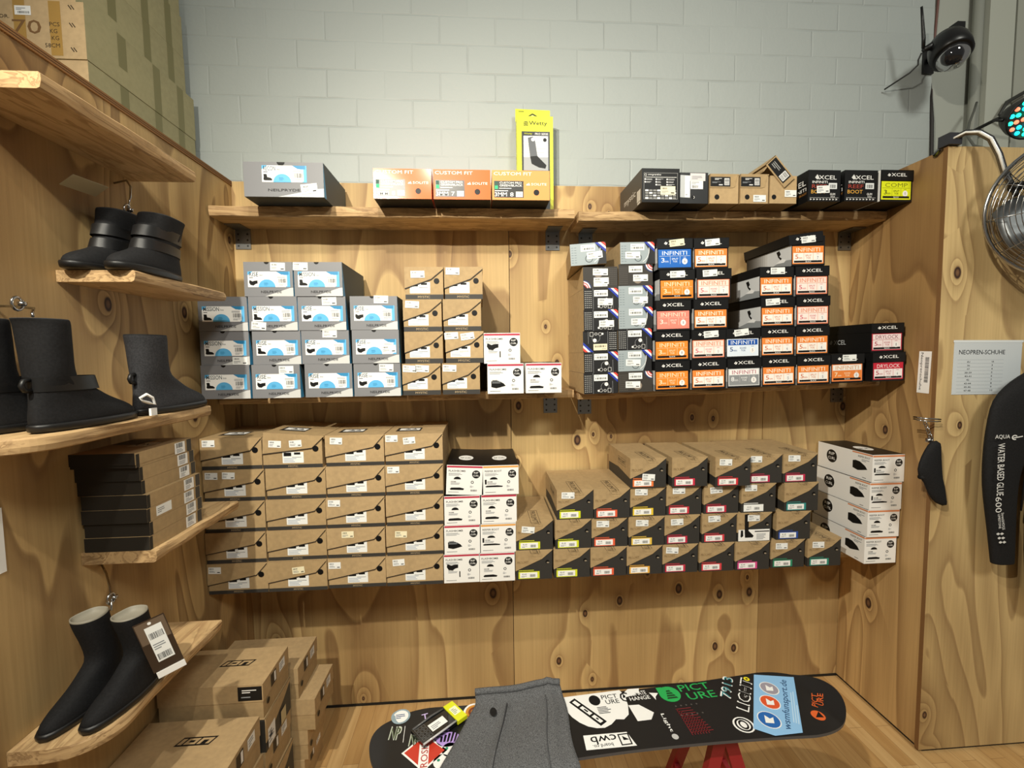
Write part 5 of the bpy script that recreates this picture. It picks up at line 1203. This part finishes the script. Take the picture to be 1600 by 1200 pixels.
# sock on a hook
e = empty('neoprene_sock', (1.800, -.500, 1.352)); prof = [((-.004, 0), .018, .014), ((-.018, -.045), .034, .016), ((-.026, -.10), .050, .017), ((-.026, -.15), .056, .017), ((-.002, -.175), .042, .016), ((.008, -.225), .040, .014), ((.036, -.268), .024, .010)]
R = []
for (x, z), a, b in prof: R.append([Vector((x+a*math.cos(2*PI*k/16), b*math.sin(2*PI*k/16), z-.18*a*math.cos(2*PI*k/16))) for k in range(16)])
mb = MB(); mb.rings(R, NEO); mb.build('sock_body', e, weld=True, subsurf=1); MB().tube([Vector((x, 0, z)) for (x, z) in ((-.068, -.145), (-.03, -.152), (.0, -.150))], .010, NEO, 8).build('folded_cuff', e)
tag(e, 'black neoprene sock hanging from a chain at the panel corner', 'sock')
e = empty('wall_hook', (1.80, -.4615, 1.435)); MB().tube([(-.066, .0, .006), (-.060, -.030, .004), (.0, -.032, .0), (.018, -.030, -.002)], .0035, CHROME, 8).tube([(-.066, 0, -.002), (-.058, -.030, -.006), (.0, -.032, -.010), (.018, -.030, -.010)], .0028, CHROME, 8).build('double_rod', e)
mb = MB()
for i in range(6):
    a = 0 if i % 2 else PI/2; c = Vector((-.040+.006*i, -.024, -.016-.013*i)); mb.tube([c+Vector((.006*math.cos(t*PI/4)*math.cos(a), .006*math.cos(t*PI/4)*math.sin(a), .009*math.sin(t*PI/4))) for t in range(8)], .0018, CHROME, 6, True)
mb.build('chain', e); MB().lathe([(.0, -.010), (.010, -.006), (.010, .006), (.0, .010)], CHROME, 12, Matrix.Translation((-.020, -.022, -.086))).build('clamp', e)
tag(e, 'chrome double hook with short chain at the right panel edge', 'hook')

# wetsuit
def wetsuit():
    e = empty('wetsuit', (2.10, -.535, 1.20)); prof = [  # arm: z, x left, x right, thickness
        (.855, 2.022, 2.112, .024), (.8555, 2.020, 2.113, .026), (.862, 2.018, 2.113, .027), (.93, 2.008, 2.110, .030), (1.01, 1.995, 2.106, .033), (1.09, 1.980, 2.104, .036), (1.17, 1.966, 2.104, .038), (1.25, 1.962, 2.116, .040), (1.31, 1.962, 2.150, .042), (1.37, 1.963, 2.24, .046), (1.44, 1.970, 2.40, .052), (1.51, 1.984, 2.42, .056), (1.56, 2.030, 2.42, .056), (1.60, 2.085, 2.42, .05), (1.64, 2.16, 2.42, .04), (1.68, 2.26, 2.41, .026)]
    R = []
    for z, a, b, th in prof:
        cx, r = (a+b)/2, (b-a)/2; R.append([Vector((cx+r*math.copysign(abs(math.cos(2*PI*k/24))**.75, math.cos(2*PI*k/24))-2.10, th*.75*math.sin(2*PI*k/24), z-1.20)) for k in range(24)])
    mb = MB(); mb.rings(R, NEO); mb.build('sleeve_and_shoulder', e, weld=True, subsurf=1)
    B_ = []
    for z, a, b, th in ((.60, 2.19, 2.50, .05), (.9, 2.17, 2.52, .055), (1.2, 2.155, 2.54, .058), (1.35, 2.17, 2.54, .058), (1.5, 2.18, 2.52, .056), (1.60, 2.24, 2.46, .04)):
        cx, r = (a+b)/2, (b-a)/2; B_.append([Vector((cx+r*math.cos(2*PI*k/24)-2.10, .008+th*.7*math.sin(2*PI*k/24), z-1.20)) for k in range(24)])
    mb = MB(); mb.rings(B_, NEO); mb.build('torso', e, weld=True, subsurf=1)
    MB().tube([(.030, -.01, .06), (.026, -.012, -.03), (.020, -.01, -.13)], [.004, .005, .003], BLK2, 6).build('zip_cord', e)
    # printing follows the front of the sleeve
    tw = flat('e6e6e4', .5); ty = -.036
    P = Print((0, ty, 0), (1,0,0), (0,0,1)); P.text('AQUA', -.142, .164, .062, .018, tw, 0, True); P.ring(-.060, .170, .013, .005, tw, 0, 12, .6, 5.2, ry=.010); P.rect(-.066, .166, .040, .004, tw, 0, rot=.15); P.build('brand_print', e)
    P = Print((0, ty, 0), (1,0,0), (0,0,1)); a = -PI/2
    P.text('WATER BASED GLUE', -.128, .148, .205, .029, tw, 0, True, rot=a+.03); P.text('600', -.126, -.062, .062, .026, tw, 0, False, rot=a+.06)
    P.text('StretchHOGS', -.098, -.125, .068, .011, tw, 0, True, rot=a+.14); P.text('LIMESTONE', -.112, -.130, .058, .010, tw, 0, True, rot=a+.14)
    for i in range(3):
        for j in range(2):
            cx, cz = -.103+.016*j+.006*i, -.208-.017*i; P.poly([(cx-.004, cz-.006), (cx+.006, cz), (cx-.004, cz+.006)], tw, 0); P.disc(cx-.006, cz, .0035, tw, 0, n=8)
    P.build('slogan_print', e)
    # hanger
    MB().tube([(.02, 0, .36), (.15, 0, .44), (.20, 0, .48), (.20, .0, .56), (.20, .06, .60)], .006, CHROME, 8).build('hanger', e)
    return tag(e, 'black wetsuit sleeve with white WATER BASED GLUE lettering at right edge', 'wetsuit')
wetsuit()

# ------------------------------------------------------------------ fan
def fan():
    e = empty('wall_fan', (2.120, -.665, 2.215)); ax = Vector((-.50, -.85, -.06)).normalized(); q = ax.to_track_quat('Z', 'Y'); M = q.to_matrix().to_4x4()
    R_ = .250
    def prof(i, n): t = i/n; return R_*t, .075*math.sqrt(max(0, 1-t**2.6))
    def circ(r, z, n=48): return [M @ Vector((r*math.cos(2*PI*k/n), r*math.sin(2*PI*k/n), z)) for k in range(n)]
    for nm, sg in (('front_guard', 1), ('rear_guard', -1)):
        mb = MB()
        for i in range(3, 19): r, z = prof(i, 18.5); mb.tube(circ(r, sg*z), .0016, CHROME, 5, True)
        for k in range(12 if sg > 0 else 16):
            a = 2*PI*k/(12 if sg > 0 else 16)+.1; pts = []
            for i in range(2, 20): r, z = prof(min(i, 19), 19); pts.append(M @ Vector((r*math.cos(a), r*math.sin(a), sg*z)))
            mb.tube(pts, .0018, CHROME, 5)
        mb.build(nm, e)
    MB().tube(circ(R_+.003, 0), .0065, CHROME, 8, True).build('outer_ring', e)
    MB().lathe([(.0, .078), (.035, .078), (.040, .070), (.0, .066)], BLK2, 24, M).build('badge_cap', e)
    MB().lathe([(.0, .03), (.036, .03), (.040, .0), (.050, -.05), (.045, -.14), (.0, -.15)], flat('55585a', .4, .5), 24, M).build('motor', e)
    for b in range(4):
        a0 = b*PI/2+.3; G = []
        for i in range(7):
            r = .035+.185*i/6; wd = .045+.055*math.sin(PI*i/7); G.append([M @ Vector((r*math.cos(a0)-s*wd*math.sin(a0), r*math.sin(a0)+s*wd*math.cos(a0), .012+s*.018)) for s in (-1, -.3, .3, 1)])
        mb = MB(); grid(mb, G, flat('6b6e70', .35, .7)); o = mb.build('blade', e); o.modifiers.new('t', 'SOLIDIFY').thickness = .002
    b = Vector(e.location)
    path = [(1.838, -.40, 2.490), (1.838, -.43, 2.510), (1.842, -.46, 2.526), (1.868, -.485, 2.540), (1.905, -.50, 2.535), (1.938, -.515, 2.505), (1.958, -.53, 2.440), (1.972, -.54, 2.370), (1.990, -.55, 2.322), (2.010, -.565, 2.300)]
    MB().tube([Vector(p)-b for p in path], .011, flat('77777a', .22, 1.0), 10).build('bracket_arm', e)
    MB().tube([Vector(p)-b+Vector((-.012, -.01, -.004)) for p in path[2:8]], .004, flat('e4e2da', .5), 6).build('power_cable', e)
    MB().box(1.815-b.x, 1.868-b.x, -.475-b.y, -.430-b.y, 2.502-b.z, 2.545-b.z, flat('2a2a30', .5)).build('clamp_block', e, bevel=.006)
    c = Vector((1.958, -.585, 2.300))-b; mb = MB()
    mb.lathe([(0, -.015), (.014, -.012), (.014, .012), (0, .015)], BLK2, 12, Matrix.Translation(c) @ Matrix.Rotation(PI/2, 4, 'X'))
    for k in range(3):
        a = 2*PI*k/3+.5; mb.tube([c, c+Vector((.026*math.cos(a), -.006, .026*math.sin(a))), c+Vector((.034*math.cos(a), -.006, .034*math.sin(a)))], [.010, .009, .006], BLK2, 8)
    mb.build('clamp_knob', e); MB().tube([c, Vector((2.010, -.60, 2.295))-b, M @ Vector((-.18, .10, -.03))], .008, BLK2, 8).build('yoke', e)
    return tag(e, 'chrome wire-guard fan hooked over the right panel, cut off by photo edge', 'fan')
fan()

# ------------------------------------------------------------------ LED spotlight, camera, cables
e = empty('led_spotlight', (2.335, -.33, 2.690)); ax = Vector((-.35, -.85, -.45)).normalized(); M = ax.to_track_quat('Z', 'Y').to_matrix().to_4x4()
MB().lathe([(.0, -.11), (.055, -.10), (.078, -.03), (.082, .010), (.086, .012), (.086, .020), (.078, .020), (.076, .004), (.0, .004)], flat('111112', .5), 28, M).build('housing', e)
lc = {'g': flat('20ffb8', .3, 0, 3.2), 'r': flat('ff7050', .3, 0, 2.4), 'c': flat('18e8ff', .3, 0, 3.0)}
for k, (rr, n) in enumerate(((0, 1), (.024, 6), (.046, 11), (.065, 15))):
    for i in range(n):
        a = 2*PI*i/n+k*.3; c = Vector((rr*math.cos(a), rr*math.sin(a), .006)); m = lc['grc'[(i+k) % 3]]
        MB().lathe([(.0, 0), (.0085, 0), (.0075, .004), (.0, .006)], m, 10, M @ Matrix.Translation(c)).build('led', e)
MB().tube([M @ Vector((-.09, 0, 0)), M @ Vector((-.095, 0, -.05)), M @ Vector((0, .0, -.16)), M @ Vector((.095, 0, -.05)), M @ Vector((.09, 0, 0))], .006, flat('111112', .5), 8).build('yoke', e)
MB().tube([M @ Vector((0, 0, -.15)), (.10, .16, .10), (.12, .34, .10)], .008, flat('111112'), 8).build('wall_arm', e)
tag(e, 'round black stage light with glowing green and red LEDs at right edge', 'lamp')
def cable(pts, r, c, label, cat='cable'):
    o = pts[0]; e = empty('cable', o); MB().tube([Vector(p)-Vector(o) for p in pts], r, flat(c, .6), 6).build('cord', e); return tag(e, label, cat)
cable([(2.47, .0, 2.93), (2.40, -.05, 2.86), (2.30, -.12, 2.77), (2.20, -.2, 2.67), (2.12, -.3, 2.58), (2.08, -.42, 2.506)], .005, '55564f', 'grey cable running from the stage light down to the panel top')
cable([(2.75, .0, 3.00), (2.62, -.01, 2.93), (2.56, -.03, 2.86), (2.66, -.05, 2.82), (2.80, -.03, 2.88)], .009, '2e2f2b', 'dark looped cable bundle beside the stage light on white post')
cable([(2.310, .060, 3.9), (2.306, .060, 3.5), (2.290, .055, 3.30), (2.275, .050, 3.16)], .006, '6e4a42', 'reddish brown cable coming down the wall into the security camera')
cable([(2.262, .045, 3.04), (2.268, .030, 2.86), (2.274, .028, 2.66), (2.268, .026, 2.56), (2.276, .026, 2.45), (2.27, .026, 2.2)], .0085, '1c1714', 'black cable hanging below the security camera behind the panel')
cable([(2.290, .060, 3.02), (2.280, .045, 2.85), (2.292, .040, 2.66), (2.282, .040, 2.52), (2.292, .040, 2.3)], .005, '5a3a30', 'thin brown cable twisted along the black one below the camera')
e = empty('security_camera', (2.150, -.150, 3.075)); ax = Vector((-.18, -.42, -.90)).normalized(); M = (-ax).to_track_quat('Z', 'Y').to_matrix().to_4x4() @ Matrix.Rotation(.3, 4, 'Z')
MB().lathe([(.0, .085), (.035, .082), (.060, .062), (.072, .030), (.076, -.010), (.074, -.045), (.066, -.050), (.0, -.048)], flat('0c0c0d', .35), 32, M).build('camera_housing', e)
gm = NT('smoked_dome'); gm.b.inputs['Base Color'].default_value = (.03, .03, .035, 1); gm.b.inputs['Transmission Weight'].default_value = .5; gm.b.inputs['Roughness'].default_value = .05
MB().lathe([(.060, -.048), (.057, -.068), (.045, -.088), (.025, -.102), (.0, -.107)], gm.m, 28, M).build('dome', e)
MB().lathe([(.0, -.050), (.040, -.050), (.038, -.060), (.022, -.075), (.0, -.082)], flat('050505', .2), 20, M).build('lens_unit', e)
MB().tube([(.045, .03, .085), (.01, .03, .075), (-.05, .03, .035), (-.095, .03, .012)], [.016, .020, .017, .011], flat('0c0c0d', .4), 10).build('mount_arm', e)
MB().tube([(.045, .03, .085), (.07, .10, .075), (.085, .18, .06)], .014, flat('0c0c0d', .4), 8).build('wall_arm', e)
MB().box(.055, .108, .172, .184, .0, .11, flat('0c0c0d', .4)).build('wall_plate', e, bevel=.004)
MB().box(.022, .06, -.01, .03, .065, .115, flat('0c0c0d', .4)).build('cable_box', e, bevel=.008)
MB().tube([(-.098, .03, .02), (-.104, .025, .06), (-.118, .02, .13), (-.136, .01, .185)], [.007, .0075, .006, .0045], flat('0c0c0d', .4), 8).build('antenna', e)
MB().tube([(-.095, .04, .005), (-.10, .05, -.02), (-.09, .06, -.035), (-.11, .08, -.06), (-.15, .17, -.085)], .0035, flat('2a2a2a'), 6).build('loose_wire', e)
tag(e, 'black dome security camera with antenna high on the white wall', 'camera')
